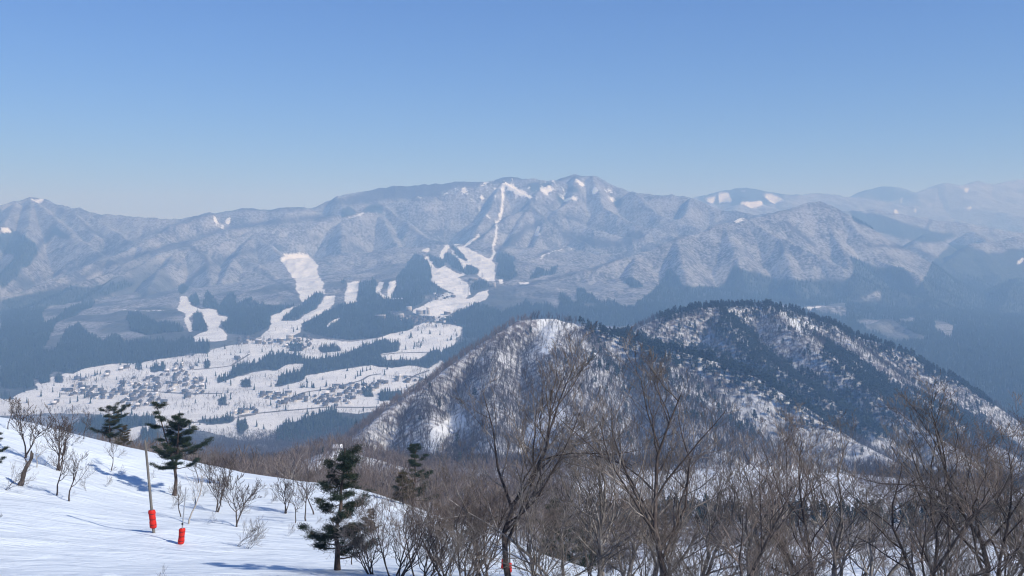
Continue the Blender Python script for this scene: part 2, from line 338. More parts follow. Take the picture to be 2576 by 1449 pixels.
# ---- C: valley plain and the mountains
PLAIN = -495.
uC = np.linspace(-.62, .62, 1150); YC = np.r_[np.geomspace(2050, 10500, 640), np.geomspace(10600, 20000, 110)]
XC = (uC[None] * YC[:, None]).astype(np.float32); YYC = np.broadcast_to(YC[:, None], XC.shape).astype(np.float32)
ZC = np.full(XC.shape, PLAIN, np.float32) + fbm(XC, YYC, 900, 3) * 5
def yb(x): return float(np.interp(x, [-200, 0, 300, 480, 640, 900, 1050, 1150, 1250, 1400, 2600], [985, 962, 925, 893, 862, 835, 800, 770, 745, 800, 850]))
def DD(px, py, off=0):
    b = yb(px); Yb = 495 * F / (b - HY) if b > 800 else np.interp(b, [745, 800], [5900, 5600]); Yb = min(Yb, 5900)
    return float(np.interp(py, [440, b], [8500, Yb])) + off
def auto(pts, off=0): return [(x, y, DD(x, y, off)) for x, y in pts]
mt = []
# skyline of the main range
mt.append((auto([(-260, 560), (-120, 530), (0, 519), (40, 508), (80, 499), (110, 502), (150, 516), (230, 530), (330, 545), (405, 553), (470, 551), (530, 534), (620, 524), (700, 522), (780, 520), (850, 498), (900, 486), (960, 475), (1060, 465), (1160, 458), (1260, 449), (1350, 450), (1400, 452), (1450, 442), (1490, 444), (1530, 462), (1590, 482), (1640, 494), (1690, 491), (1740, 500), (1800, 520), (1900, 545)], 150), .5, 40))
# spurs read off the photograph
for pts in ([(80, 499), (150, 560), (230, 620), (290, 660)], [(110, 502), (190, 540), (240, 590)], [(40, 508), (10, 570), (-60, 640), (-140, 700)],
            [(150, 516), (260, 560), (330, 610), (390, 640)], [(80, 499), (75, 560), (60, 640), (0, 700), (-80, 740)],
            [(530, 534), (430, 570), (340, 620), (240, 660), (130, 710), (20, 745), (-80, 790)],
            [(780, 520), (700, 548), (560, 585), (440, 610), (340, 650), (240, 700), (120, 750), (0, 800), (-80, 830)],
            [(700, 548), (600, 600), (480, 622), (400, 640), (300, 690), (200, 760), (100, 830), (40, 890)],
            [(480, 622), (520, 650), (530, 700), (520, 740)], [(440, 640), (400, 680), (380, 720), (370, 740), (300, 770), (200, 800), (110, 815)],
            [(370, 740), (430, 750), (480, 790), (510, 840)], [(370, 740), (330, 790), (290, 850), (270, 900)],
            [(200, 815), (150, 850), (90, 880)], [(200, 815), (250, 860), (300, 905)],
            [(850, 540), (760, 560), (640, 590), (590, 650), (620, 655)], [(640, 590), (700, 640), (740, 700), (760, 760)], [(590, 650), (560, 700), (550, 760), (540, 800)],
            [(620, 655), (690, 690), (730, 730), (760, 760)],
            [(850, 498), (870, 540), (960, 520), (966, 515)], [(966, 515), (1020, 560), (1080, 600), (1140, 615), (1200, 650), (1170, 690)],
            [(966, 515), (900, 545), (860, 560), (860, 640), (900, 720), (940, 790)], [(960, 540), (1000, 620), (1020, 700), (1030, 760)],
            [(1262, 455), (1180, 480), (1130, 480), (1060, 500), (980, 512)], [(1262, 460), (1230, 530), (1190, 600), (1170, 620)],
            [(1262, 460), (1340, 500), (1330, 520), (1260, 560), (1210, 600), (1190, 612)], [(1340, 505), (1420, 540), (1500, 580), (1600, 600), (1680, 620)],
            [(1335, 515), (1300, 580), (1260, 640), (1250, 670)], [(1335, 512), (1375, 560), (1430, 590), (1480, 620), (1560, 660)],
            [(1372, 556), (1340, 620), (1320, 680), (1300, 720)], [(1425, 615), (1370, 640), (1330, 690), (1315, 715)], [(1425, 615), (1480, 640), (1530, 660)],
            [(1490, 444), (1520, 520), (1600, 570), (1700, 600)], [(1450, 445), (1440, 500), (1400, 530)], [(1590, 482), (1660, 540), (1740, 570)], [(1400, 452), (1360, 480), (1345, 500)],
            [(1740, 500), (1720, 545), (1640, 580), (1610, 600)]):
    mt.append((auto(pts), .62, 22))
# foothill with cedars behind the village
mt.append(([(830, 835, 5150), (930, 795, 5400), (1010, 790, 5500), (1090, 800, 5400)], .3, 40))
mt.append(([(640, 815, 5300), (700, 790, 5500), (770, 745, 5800), (800, 700, 6100)], .35, 40))
# gentle fan under the ski slopes
mt.append(([(1060, 790, 5300), (1120, 745, 5650), (1180, 690, 6050), (1200, 650, 6400), (1190, 612, 6750)], .10, 60))
# long diagonal ridge on the right with its spurs
mt.append(([(1180, 795, 5000), (1260, 750, 5200), (1340, 712, 5400), (1500, 672, 5700), (1600, 640, 5900), (1700, 600, 6100), (1820, 558, 6350), (1940, 535, 6600), (2060, 512, 6850), (2110, 530, 6800), (2160, 580, 6500), (2210, 650, 6200), (2300, 690, 5900), (2330, 720, 5700)], .5, 20))
for pts in ([(1880, 548, 6450), (1960, 600, 6150), (2040, 640, 5900), (2150, 690, 5650)], [(2060, 512, 6850), (2100, 600, 6400), (2130, 650, 6100), (2140, 720, 5700)],
            [(1820, 558, 6350), (1850, 640, 5900), (1880, 720, 5500)], [(1700, 600, 6100), (1720, 680, 5600), (1740, 740, 5200)], [(1600, 640, 5900), (1590, 700, 5500), (1600, 760, 5100)],
            [(1500, 672, 5700), (1480, 740, 5300), (1470, 790, 4900)], [(1380, 702, 5450), (1370, 760, 5000)], [(1960, 600, 6150), (1990, 680, 5700), (2010, 750, 5300)]):
    mt.append((pts, .5, 20))
# right-hand middle distance
for pts in ([(1700, 620, 8200), (1800, 560, 8400), (1900, 540, 8600), (2200, 530, 9000), (2400, 560, 9000), (2700, 600, 9000)],
            [(2330, 590, 8000), (2250, 640, 7600), (2200, 700, 7200)], [(2180, 620, 7800), (2300, 620, 7500), (2420, 690, 7000), (2560, 760, 6500)], [(2450, 580, 8400), (2520, 640, 7800), (2620, 690, 7200)],
            [(2330, 700, 6900), (2440, 620, 7400), (2560, 600, 7600)], [(2030, 775, 5300), (2150, 745, 5500), (2230, 725, 5600), (2330, 745, 5500), (2430, 790, 5200), (2560, 840, 4900)],
            [(1990, 790, 4700), (2110, 770, 4850), (2140, 800, 4700)], [(2140, 835, 4200), (2230, 800, 4400), (2290, 820, 4300), (2360, 880, 3900)], [(2330, 745, 5500), (2400, 850, 4800), (2440, 920, 4300)],
            [(2800, 700, 6000), (2640, 800, 5000), (2520, 880, 4300), (2450, 960, 3700)], [(2330, 800, 5200), (2270, 870, 4500), (2330, 960, 3900)], [(2800, 880, 3900), (2640, 970, 3400), (2560, 1040, 3000)], [(2560, 700, 6500), (2500, 800, 5600), (2420, 900, 4700)]):
    mt.append((pts, .45, 30))
# far peaks
mt.append(([(1640, 520, 11500), (1700, 512, 11800), (1750, 495, 12000), (1830, 480, 12200), (1872, 472, 12300), (1930, 484, 12200), (2000, 492, 12000), (2060, 486, 12300), (2150, 496, 12500), (2300, 520, 12500)], .4, 60))
mt.append(([(1872, 472, 12300), (1870, 500, 11500), (1850, 530, 10800)], .35, 60)); mt.append(([(1950, 486, 12300), (1990, 510, 11500)], .35, 60)); mt.append(([(1760, 492, 12300), (1760, 520, 11000)], .35, 60))
mt.append(([(2130, 508, 13200), (2150, 500, 13200), (2185, 478, 13400), (2220, 467, 13500), (2260, 472, 13500), (2310, 490, 13200), (2360, 512, 13000), (2450, 528, 12600), (2600, 545, 12000), (2800, 550, 12000)], .42, 90))
mt.append(([(2290, 492, 13109), (2350, 470, 13454), (2385, 461, 13454), (2420, 468, 13454), (2460, 455, 13799), (2500, 464, 13799), (2540, 455, 14144), (2620, 446, 14489), (2800, 440, 14489)], .42, 80))
mt.append(([(1980, 498, 16000), (2030, 488, 16000), (2080, 492, 16000), (2140, 498, 16500), (2300, 505, 17000)], .4, 80))
mt.append(([(-300, 570, 10500), (0, 540, 11000)], .4, 60))
TM = np.full(XC.shape, -1e4, np.float32)
for ln, s, r in mt: tent(XC, YYC, TM, ln, s * (1.28 if s > .4 else 1), r * .7)
amp = np.clip((TM - PLAIN) / 250, 0, 1)
gul = (ridged(XC + 60 * fbm(XC, YYC, 500, 2, 1), YYC * .42, 330, 4, 1) - .62) * 44 + fbm(XC, YYC, 200, 4, 3) * 16
ZC = np.maximum(ZC, TM + gul * amp) + fbm(XC, YYC, 45, 2, 2) * 5 * amp
PXC = CX + XC / YYC * F; PYC = HY - ZC / YYC * F
wx, wy = warp(PXC, PYC, XC, YYC, 5, 180); wx += 4 * fbm(XC, YYC, 55, 2, 4); wy += 2.5 * fbm(XC, YYC, 55, 2, 1)
def anyof(polys, lines=(), x=None, y=None):
    x = wx if x is None else x; y = wy if y is None else y
    m = np.zeros(x.shape, bool)
    for p in polys: m |= inpoly(x, y, p)
    for l, wd in lines: m |= nearline(x, y, l, wd)
    return m
snow_polys = [r1((1365, 1025), (1420, 1040), (1450, 1110), (1530, 1125), (1620, 1135), (1650, 1180), (1725, 1180), (1725, 1225), (1670, 1215), (1650, 1260), (1720, 1330), (1650, 1360), (1570, 1340), (1560, 1240), (1520, 1150), (1460, 1150), (1430, 1190), (1450, 1290), (1430, 1300), (1395, 1230), (1400, 1160), (1340, 1130)),
 r1((2110, 750), (2160, 710), (2300, 705), (2360, 745), (2400, 800), (2390, 850), (2440, 930), (2450, 1010), (2380, 1000), (2290, 1075), (2240, 1000), (2230, 900), (2150, 790)),
 r1((2280, 1080), (2200, 1110), (2040, 1180), (2050, 1250), (1970, 1340), (2020, 1375), (2130, 1345), (2270, 1300), (2280, 1230), (2400, 1180), (2520, 1090), (2530, 1020), (2450, 1020), (2400, 1110), (2300, 1170), (2230, 1220), (2130, 1215), (2140, 1180), (2260, 1085)),
 r1((1450, 1340), (1570, 1290), (1720, 1330), (1700, 1360), (1480, 1370)), r1((2450, 1260), (2500, 1210), (2576, 1180), (2520, 1230), (2470, 1265)),
 r2((60, 915), (135, 915), (110, 1070), (20, 1085), (30, 1010)), r2((280, 920), (320, 915), (300, 1000), (345, 1040), (330, 1055), (260, 990)), r2((360, 920), (420, 905), (370, 1045), (460, 1045), (455, 1056), (345, 1055)),
 r2((590, 680), (665, 650), (655, 700)),
 r2((630, 740), (660, 722), (690, 800), (740, 830), (780, 795), (840, 840), (900, 862), (925, 850), (920, 790), (870, 735), (880, 735), (955, 770), (930, 715), (850, 640), (930, 645), (1000, 690), (1130, 750), (1155, 790), (1160, 920), (1090, 910), (1040, 880), (1030, 820), (970, 790), (925, 800), (930, 865), (880, 890), (960, 930), (970, 1000), (940, 1040), (890, 1035), (780, 975), (680, 920), (680, 820)),
 r2((775, 640), (815, 640), (790, 700), (760, 770), (740, 740)), r2((815, 670), (830, 670), (950, 800), (930, 830), (880, 750)),
 r2((1240, 180), (1300, 190), (1440, 280), (1430, 295), (1350, 275), (1250, 200)), r2((1190, 905), (1230, 900), (1225, 930), (1190, 930)), r2((1335, 925), (1430, 920), (1420, 932), (1340, 935)),
 r2((540, 1140), (650, 1080), (740, 1030), (760, 990), (900, 1040), (960, 1050), (1010, 1010), (1100, 980), (1095, 1050), (1000, 1080), (930, 1130), (860, 1150), (750, 1190), (720, 1225), (700, 1170), (560, 1170)),
 r2((1460, 500), (1490, 490), (1500, 560), (1465, 580)), r2((560, 290), (590, 280), (605, 300), (570, 300)),
 r3((170, 275), (240, 270), (250, 300), (215, 332)), r3((275, 255), (350, 250), (370, 320), (275, 328)), r3((410, 322), (610, 312), (600, 345), (510, 360)), r3((575, 250), (610, 242), (720, 270), (780, 300), (690, 325), (640, 290)), r3((420, 230), (475, 225), (470, 238)),
 r3((1640, 300), (1670, 295), (1650, 325), (1632, 325)), r3((1740, 368), (1768, 366), (1764, 396), (1740, 396)), r3((1585, 370), (1605, 368), (1630, 402), (1600, 400)), r3((2520, 790), (2530, 750), (2576, 735), (2550, 780)), r3((2120, 365), (2200, 358), (2160, 370)),
 r3((360, 465), (440, 440), (500, 445), (400, 470)), r3((910, 1115), (1060, 1100), (960, 1140)), r3((2440, 560), (2480, 570), (2465, 590)), r3((1980, 205), (1995, 205), (2025, 245), (2015, 245)), r3((2045, 255), (2160, 205), (2190, 200), (2150, 235)), r3((1860, 245), (1930, 200), (1900, 240)),
 r1((0, 520), (60, 505), (90, 545), (30, 555)), r1((230, 300), (330, 290), (340, 305), (280, 320)), r1((1610, 430), (1640, 430), (1650, 480), (1700, 500), (1670, 515), (1625, 480)), r1((1715, 435), (1745, 430), (1730, 490), (1712, 480))]
snow_lines = [(r2((1227, 170), (1215, 330), (1200, 445), (1185, 465)), 3.1), (r2((1185, 460), (1160, 600), (1150, 690), (1130, 760)), 3.0), (r2((1000, 350), (1060, 390), (1120, 430), (1172, 455)), 1.6), (r2((940, 640), (1000, 600), (1040, 565)), 2.2),
 (r2((10, 450), (120, 420), (180, 400), (270, 400)), 2), (r2((1480, 750), (1600, 690), (1680, 660), (1740, 670)), 1.2), (r2((1650, 740), (1500, 755)), .8), (r1((830, 1130), (1240, 1140)), .8), (r1((430, 370), (540, 420), (620, 480)), 1.2)]
# open fields of the plain
field_polys = [[(88, 965), (120, 950), (190, 928), (300, 910), (345, 905), (400, 902), (470, 896), (560, 875), (640, 852), (720, 845), (800, 850), (880, 862), (950, 848), (1010, 826), (1070, 810), (1163, 820), (1160, 836), (1135, 880), (1110, 910), (1130, 935), (1100, 960), (1060, 985), (1020, 1010), (960, 1030), (900, 1040), (830, 1035), (760, 1055), (690, 1090), (640, 1110), (600, 1108), (520, 1085), (400, 1070), (330, 1110), (250, 1045), (150, 1040), (-60, 1050), (-60, 1000), (30, 1000)]]
con_polys = [r4((0, 0), (420, 60), (440, 150), (260, 260), (280, 350), (560, 290), (660, 100), (780, 60), (900, 180), (1060, 250), (1300, 230), (1500, 180), (1700, 200), (2000, 180), (2100, 200), (2150, 250), (2120, 340), (1900, 330), (1850, 370), (1600, 400), (1400, 440), (1200, 440), (1000, 460), (800, 500), (740, 530), (550, 520), (380, 580), (0, 610)),
 r8((0, 590), (100, 520), (220, 500), (400, 540), (400, 600), (250, 610), (180, 655), (0, 670)),
 r8((400, 560), (560, 560), (760, 510), (900, 440), (1100, 380), (1150, 420), (1230, 420), (1220, 490), (1060, 510), (1100, 570), (1350, 560), (1500, 490), (1570, 480), (1580, 560), (1470, 640), (1300, 620), (1120, 640), (1000, 620), (700, 650), (500, 690), (430, 700), (400, 740), (250, 770), (150, 790), (200, 700), (400, 660)),
 r8((1760, 290), (2300, 100), (2300, 300), (1600, 660), (1570, 560), (1600, 480), (1740, 420)), r8((1440, 60), (1780, 140), (1760, 300), (1740, 280), (1560, 240), (1700, 180), (1600, 150)),
 r8((530, 460), (700, 440), (715, 490), (560, 510)), r8((275, 420), (400, 420), (400, 490), (280, 490)),
 r8((400, 330), (500, 230), (600, 200), (700, 100), (900, 60), (1100, 160), (1340, 250), (1330, 300), (1000, 380), (780, 400), (500, 350)),
 r8((1000, 60), (1200, 0), (1300, -60), (1420, -40), (1440, 60), (1340, 120), (1200, 160), (1100, 150)),
 r8((190, 1120), (330, 1090), (600, 990), (680, 990), (700, 1040), (820, 1080), (900, 1090), (900, 1300), (200, 1400), (150, 1280)),
 r8((895, 790), (990, 790), (990, 880), (900, 880)), r8((1030, 840), (1235, 820), (1235, 905), (1035, 915)),
 r4((1500, 480), (1670, 450), (1670, 510), (1510, 530)), r4((2190, 560), (2300, 560), (2400, 450), (2576, 430), (2576, 520), (2400, 560), (2200, 650)), r4((2430, 600), (2530, 600), (2530, 670), (2430, 680)), r4((2040, 420), (2110, 420), (2110, 480), (2060, 490)),
 r4((350, 560), (500, 540), (500, 620), (400, 640)), r4((540, 560), (630, 560), (630, 625), (545, 625)), r4((0, 600), (330, 600), (380, 690), (190, 740), (0, 690)), r4((720, 1080), (850, 1000), (1200, 970), (1560, 960), (1580, 1050), (1300, 1100), (1300, 1130), (950, 1150), (700, 1120)),
 r4((1420, 1130), (1600, 1110), (1640, 1240), (1420, 1250)), r4((2370, 1020), (2480, 1000), (2500, 1080), (2420, 1180), (2370, 1150)), r4((1980, 1000), (2350, 970), (2340, 1030), (2100, 1060), (2000, 1040)), r4((0, 740), (120, 740), (130, 800), (0, 800)),
 r4((2190, 800), (2280, 760), (2280, 860), (2200, 860)), r4((1340, 410), (1420, 400), (1410, 500), (1370, 500)), r4((1535, 560), (1610, 560), (1610, 630), (1540, 600)),
 # cedar woods on the mountain feet
 r1((0, 560), (100, 520), (250, 620), (300, 700), (200, 820), (0, 1000), (0, 870), (110, 740), (0, 690)), r1((330, 600), (430, 500), (520, 560), (560, 620), (500, 600), (420, 560), (350, 640)),
 r1((1340, 970), (1400, 920), (1420, 950), (1390, 1020), (1350, 1010)), r1((1430, 1040), (1490, 990), (1510, 1110), (1440, 1090)), r1((1520, 1110), (1570, 980), (1640, 1070), (1650, 1120), (1720, 1000), (1780, 1020), (1800, 1090), (1880, 1040), (1960, 1090), (2240, 1090), (2040, 1180), (2040, 1250), (1960, 1340), (1720, 1320), (1660, 1240), (1720, 1220), (1730, 1180), (1650, 1170), (1620, 1130)),
 r1((1460, 1160), (1520, 1150), (1560, 1240), (1555, 1300), (1450, 1290)), r1((2300, 1070), (2370, 1000), (2440, 1010), (2390, 1110), (2290, 1170), (2220, 1215), (2130, 1210), (2140, 1190)), r1((2290, 1230), (2400, 1190), (2500, 1120), (2576, 1100), (2576, 1180), (2450, 1260), (2400, 1300), (2290, 1290)),
 r1((760, 960), (900, 920), (1100, 905), (1130, 910), (980, 960), (900, 1010), (760, 1040), (400, 1100), (330, 1130), (330, 1240), (560, 1100), (720, 1060), (700, 1110), (420, 1240), (330, 1449), (0, 1449), (0, 1060), (330, 1000), (540, 960)),
 r1((500, 1290), (600, 1230), (650, 1290), (780, 1370), (850, 1310), (950, 1370), (1080, 1380), (1450, 1360), (1560, 1380), (1600, 1449), (420, 1449)), r1((950, 1160), (1040, 1150), (1180, 1230), (1330, 1240), (1400, 1290), (1100, 1330), (980, 1280)),
 r1((2080, 660), (2140, 640), (2160, 690), (2100, 700)), r1((2300, 570), (2400, 560), (2450, 600), (2320, 590)),
 r2((0, 960), (60, 900), (0, 900)), r2((140, 920), (260, 900), (270, 1000), (350, 1060), (600, 1080), (640, 1000), (560, 950), (460, 1040), (410, 900), (500, 780), (560, 700), (640, 740), (680, 800), (670, 920), (770, 990), (600, 1050), (430, 1110), (200, 1170), (0, 1180), (0, 1090), (110, 1080)),
 r2((380, 1030), (370, 960), (440, 960), (460, 1040)), r2((640, 700), (780, 770), (770, 830), (680, 790)), r2((750, 740), (820, 690), (920, 800), (915, 850), (850, 830)), r2((820, 640), (860, 650), (950, 740), (955, 765), (880, 730)), r2((925, 790), (970, 790), (1030, 830), (1030, 865), (925, 865)), r2((1170, 700), (1300, 720), (1330, 880), (1260, 920), (1170, 900)), r2((980, 950), (1060, 900), (1120, 940), (1090, 980), (980, 990)),
 r2((1420, 890), (1490, 810), (1560, 850), (1640, 770), (1620, 860), (1480, 890), (1430, 920)),
 r2((930, 1130), (1000, 1080), (1180, 1130), (1220, 1160), (1280, 1110), (1360, 1100), (1390, 1020), (1440, 1100), (1550, 1060), (1620, 1130), (1650, 990), (1760, 1080), (1800, 960), (1900, 1020), (1960, 1080), (2050, 1060), (2200, 1110), (2330, 1000), (2440, 900), (2440, 820), (2500, 830), (2576, 950), (2576, 1200), (2100, 1260), (1400, 1200), (1150, 1260), (930, 1250)),
 r2((2120, 900), (2200, 890), (2290, 960), (2180, 960)), r2((1380, 180), (1560, 160), (1600, 220), (1560, 240), (1430, 240)), r2((1590, 240), (1680, 260), (1700, 340), (1640, 330)), r2((1700, 200), (1790, 220), (1800, 250), (1700, 240)), r2((2040, 280), (2120, 290), (2130, 370), (2060, 350)), r2((0, 370), (60, 350), (130, 400), (60, 440), (0, 450)), r2((150, 390), (230, 340), (310, 340), (320, 400), (250, 400)),
 r3((0, 950), (250, 960), (330, 910), (400, 770), (440, 820), (600, 850), (700, 890), (950, 900), (1280, 890), (1270, 740), (1040, 680), (1000, 650), (1230, 720), (1310, 750), (1440, 800), (1630, 810), (1720, 860), (1760, 960), (1850, 990), (1500, 980), (1300, 1030), (900, 1110), (600, 1080), (0, 1110)),
 r3((1850, 950), (1880, 800), (2000, 640), (2100, 640), (2300, 700), (2400, 780), (2300, 860), (2360, 900), (2340, 960), (2100, 880)), r3((2380, 870), (2460, 820), (2576, 830), (2576, 1449), (2300, 1449), (1850, 1449), (2100, 1320), (2400, 1200), (2350, 1000)), r3((1290, 240), (1500, 195), (1730, 250), (1850, 320), (1600, 300), (1350, 290)), r3((1240, 1090), (1500, 1070), (1560, 1120), (1750, 1150), (1700, 1200), (1300, 1220), (1230, 1180)), r3((100, 290), (250, 240), (460, 205), (800, 270), (700, 330), (400, 345), (200, 330))]
snowC = anyof(snow_polys, snow_lines) ; fieldsC = anyof(field_polys) 
conC = anyof(con_polys)
right_wood = anyof([r3((1280, 740), (1450, 800), (1650, 810), (1720, 860), (1780, 970), (1870, 800), (2000, 640), (2150, 650), (2300, 700), (2700, 650), (2700, 2600), (1700, 2300), (1300, 1600), (900, 1120), (600, 1080), (900, 900), (1280, 890)), r3((1240, 380), (1500, 420), (1800, 520), (2100, 560), (1900, 640), (1700, 600), (1500, 560), (1300, 470))])
open_wood = anyof([r3(*p) for p in [((1650, 800), (1750, 700), (1880, 720), (1870, 820), (1780, 975), (1720, 870)), ((1280, 1070), (1400, 1010), (1500, 990), (1480, 1070), (1300, 1085)), ((1300, 1230), (1450, 1190), (1560, 1190), (1700, 1280), (1850, 1340), (1600, 1380), (1400, 1270)), ((2050, 870), (2200, 820), (2360, 880), (2350, 960), (2250, 940)),
    ((1560, 1130), (1700, 1160), (1760, 1220), (1640, 1210)), ((920, 1115), (1060, 1095), (1230, 1080), (1230, 1180), (1150, 1170)), ((1900, 1200), (2050, 1260), (2030, 1340), (1920, 1280)), ((2210, 1330), (2280, 1300), (2260, 1340))]])
conC |= right_wood & ~open_wood
wood_and_shade = anyof([r2((-200, 330), (0, 290), (300, 200), (900, 140), (1250, 118), (1450, 150), (1200, 165), (1000, 200), (850, 215), (700, 280), (300, 310), (150, 330), (0, 345)), r2((1560, 160), (1700, 120), (1850, 105), (1920, 140), (1840, 130), (1700, 150), (1620, 175))],  # dark spur bands: shade of the flanks put into the colour, with crest wood
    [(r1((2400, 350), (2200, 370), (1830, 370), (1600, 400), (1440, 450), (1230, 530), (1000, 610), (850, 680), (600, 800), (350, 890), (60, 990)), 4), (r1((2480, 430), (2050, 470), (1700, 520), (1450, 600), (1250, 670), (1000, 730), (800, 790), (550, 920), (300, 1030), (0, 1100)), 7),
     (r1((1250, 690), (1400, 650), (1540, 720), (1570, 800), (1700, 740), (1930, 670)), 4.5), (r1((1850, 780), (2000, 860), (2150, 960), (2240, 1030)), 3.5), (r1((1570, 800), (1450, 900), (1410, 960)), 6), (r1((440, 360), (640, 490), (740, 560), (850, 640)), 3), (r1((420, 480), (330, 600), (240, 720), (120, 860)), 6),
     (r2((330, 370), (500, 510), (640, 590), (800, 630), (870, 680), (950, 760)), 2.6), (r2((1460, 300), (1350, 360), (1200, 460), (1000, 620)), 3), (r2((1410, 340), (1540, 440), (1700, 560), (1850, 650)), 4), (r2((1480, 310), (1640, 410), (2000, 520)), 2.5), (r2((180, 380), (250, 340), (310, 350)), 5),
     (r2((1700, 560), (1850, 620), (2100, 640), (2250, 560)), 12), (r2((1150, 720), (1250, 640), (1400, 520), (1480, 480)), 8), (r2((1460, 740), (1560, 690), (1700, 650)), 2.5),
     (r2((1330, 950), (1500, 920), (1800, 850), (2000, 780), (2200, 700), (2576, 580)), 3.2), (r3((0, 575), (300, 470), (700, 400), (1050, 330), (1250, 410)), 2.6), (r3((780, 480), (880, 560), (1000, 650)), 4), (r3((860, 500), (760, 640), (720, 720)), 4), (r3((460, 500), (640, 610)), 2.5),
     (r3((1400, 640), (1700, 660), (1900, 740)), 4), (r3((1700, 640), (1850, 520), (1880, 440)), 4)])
rock = (fbm(XC, YYC, 36, 2, 2) > .27) & inpoly(PXC, PYC, r2((820, 200), (1160, 150), (1500, 140), (1700, 130), (1960, 180), (2150, 300), (1900, 340), (1600, 300), (1300, 290), (1000, 310), (700, 330)))
snowC |= fieldsC & ~conC; snowC |= rock
# streams of dark lines between the fields: thin hedges and terraces
coverC = np.zeros(ZC.shape + (3,), np.float32)
coverC[..., 0] = soft(snowC); coverC[..., 2] = soft(wood_and_shade); cw = conC.astype(np.float32)
for _ in range(4): cw = soft(cw)
cw = np.clip(cw * (1.0 + .55 * fbm(XC, YYC, 170, 3, 3)) - .02, 0, 1.2); cw[anyof(snow_polys, snow_lines)] = 0; cw[fieldsC & ~conC] = 0
cw = np.maximum(cw, .56 * np.clip(.45 + 2.4 * fbm(XC, YYC, 330, 4, 5), 0, 1) * np.clip((PYC - 560 - 60 * (PXC > 1300)) / 150, 0, 1) * ~snowC)
coverC[..., 1] = cw
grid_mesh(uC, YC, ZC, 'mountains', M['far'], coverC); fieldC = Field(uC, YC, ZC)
# one ground sheet under everything, out to the horizon
o = link('ground', np_mesh('ground', [(-23900, 1500, -560), (23900, 1500, -560), (23900, 20400, -560), (-23900, 20400, -560)], np.array([[0, 1, 2, 3]]), [M['far']])); o['kind'] = 'structure'
# ================================================================== ROADS
def ribbon(name, pts, width, up=.9, field=None):
    field = field or fieldC
    P = [field.hit(*p) for p in pts]; P = np.array([p for p in P if p is not None])
    out = []
    for a, b in zip(P[:-1], P[1:]):
        n = max(1, int(np.hypot(*(b - a)[:2]) / 12))
        for k in range(n): out.append(a + (b - a) * k / n)
    out.append(P[-1]); Pn = np.array(out)
    for _ in range(3): Pn[1:-1] = (Pn[:-2] + Pn[1:-1] * 2 + Pn[2:]) / 4
    T = np.gradient(Pn[:, :2], axis=0); T = T / np.maximum(np.linalg.norm(T, axis=1, keepdims=True), 1e-6); Nn = np.c_[-T[:, 1], T[:, 0]]
    L = Pn[:, :2] + Nn * width / 2; Rr = Pn[:, :2] - Nn * width / 2
    V = np.empty((len(Pn) * 2, 3)); V[0::2, :2] = L; V[1::2, :2] = Rr
    V[:, 2] = field.z(V[:, 0], V[:, 1]) + up
    i = np.arange(len(Pn) - 1) * 2; Q = np.stack([i, i + 1, i + 3, i + 2], -1)
    o = link(name, np_mesh(name, V, Q, [M['road']])); o['kind'] = 'structure'
for pts in (r8((270, 905), (400, 840), (500, 828), (560, 820), (640, 810)), r8((-160, 1045), (0, 1020), (200, 1000), (400, 985), (620, 965), (900, 972), (1080, 965), (1140, 950)), r8((760, 775), (820, 760), (900, 740), (980, 690), (1060, 685)),
            r8((1265, 880), (1262, 850), (1280, 820), (1330, 790), (1380, 760), (1418, 742), (1420, 722), (1380, 710), (1250, 700), (1180, 710)), r8((1250, 750), (1350, 700), (1470, 655)), r8((1060, 525), (1260, 505), (1400, 500), (1560, 500)),
            r4((2330, 460), (2420, 400), (2510, 345)), r4((1950, 500), (2150, 485), (2340, 458), (2576, 440)), r4((600, 745), (900, 745), (1200, 730), (1500, 720), (1900, 745), (2240, 740)), r4((1800, 1045), (2000, 1030), (2300, 1000), (2576, 950))):
    ribbon('road', pts, 9)

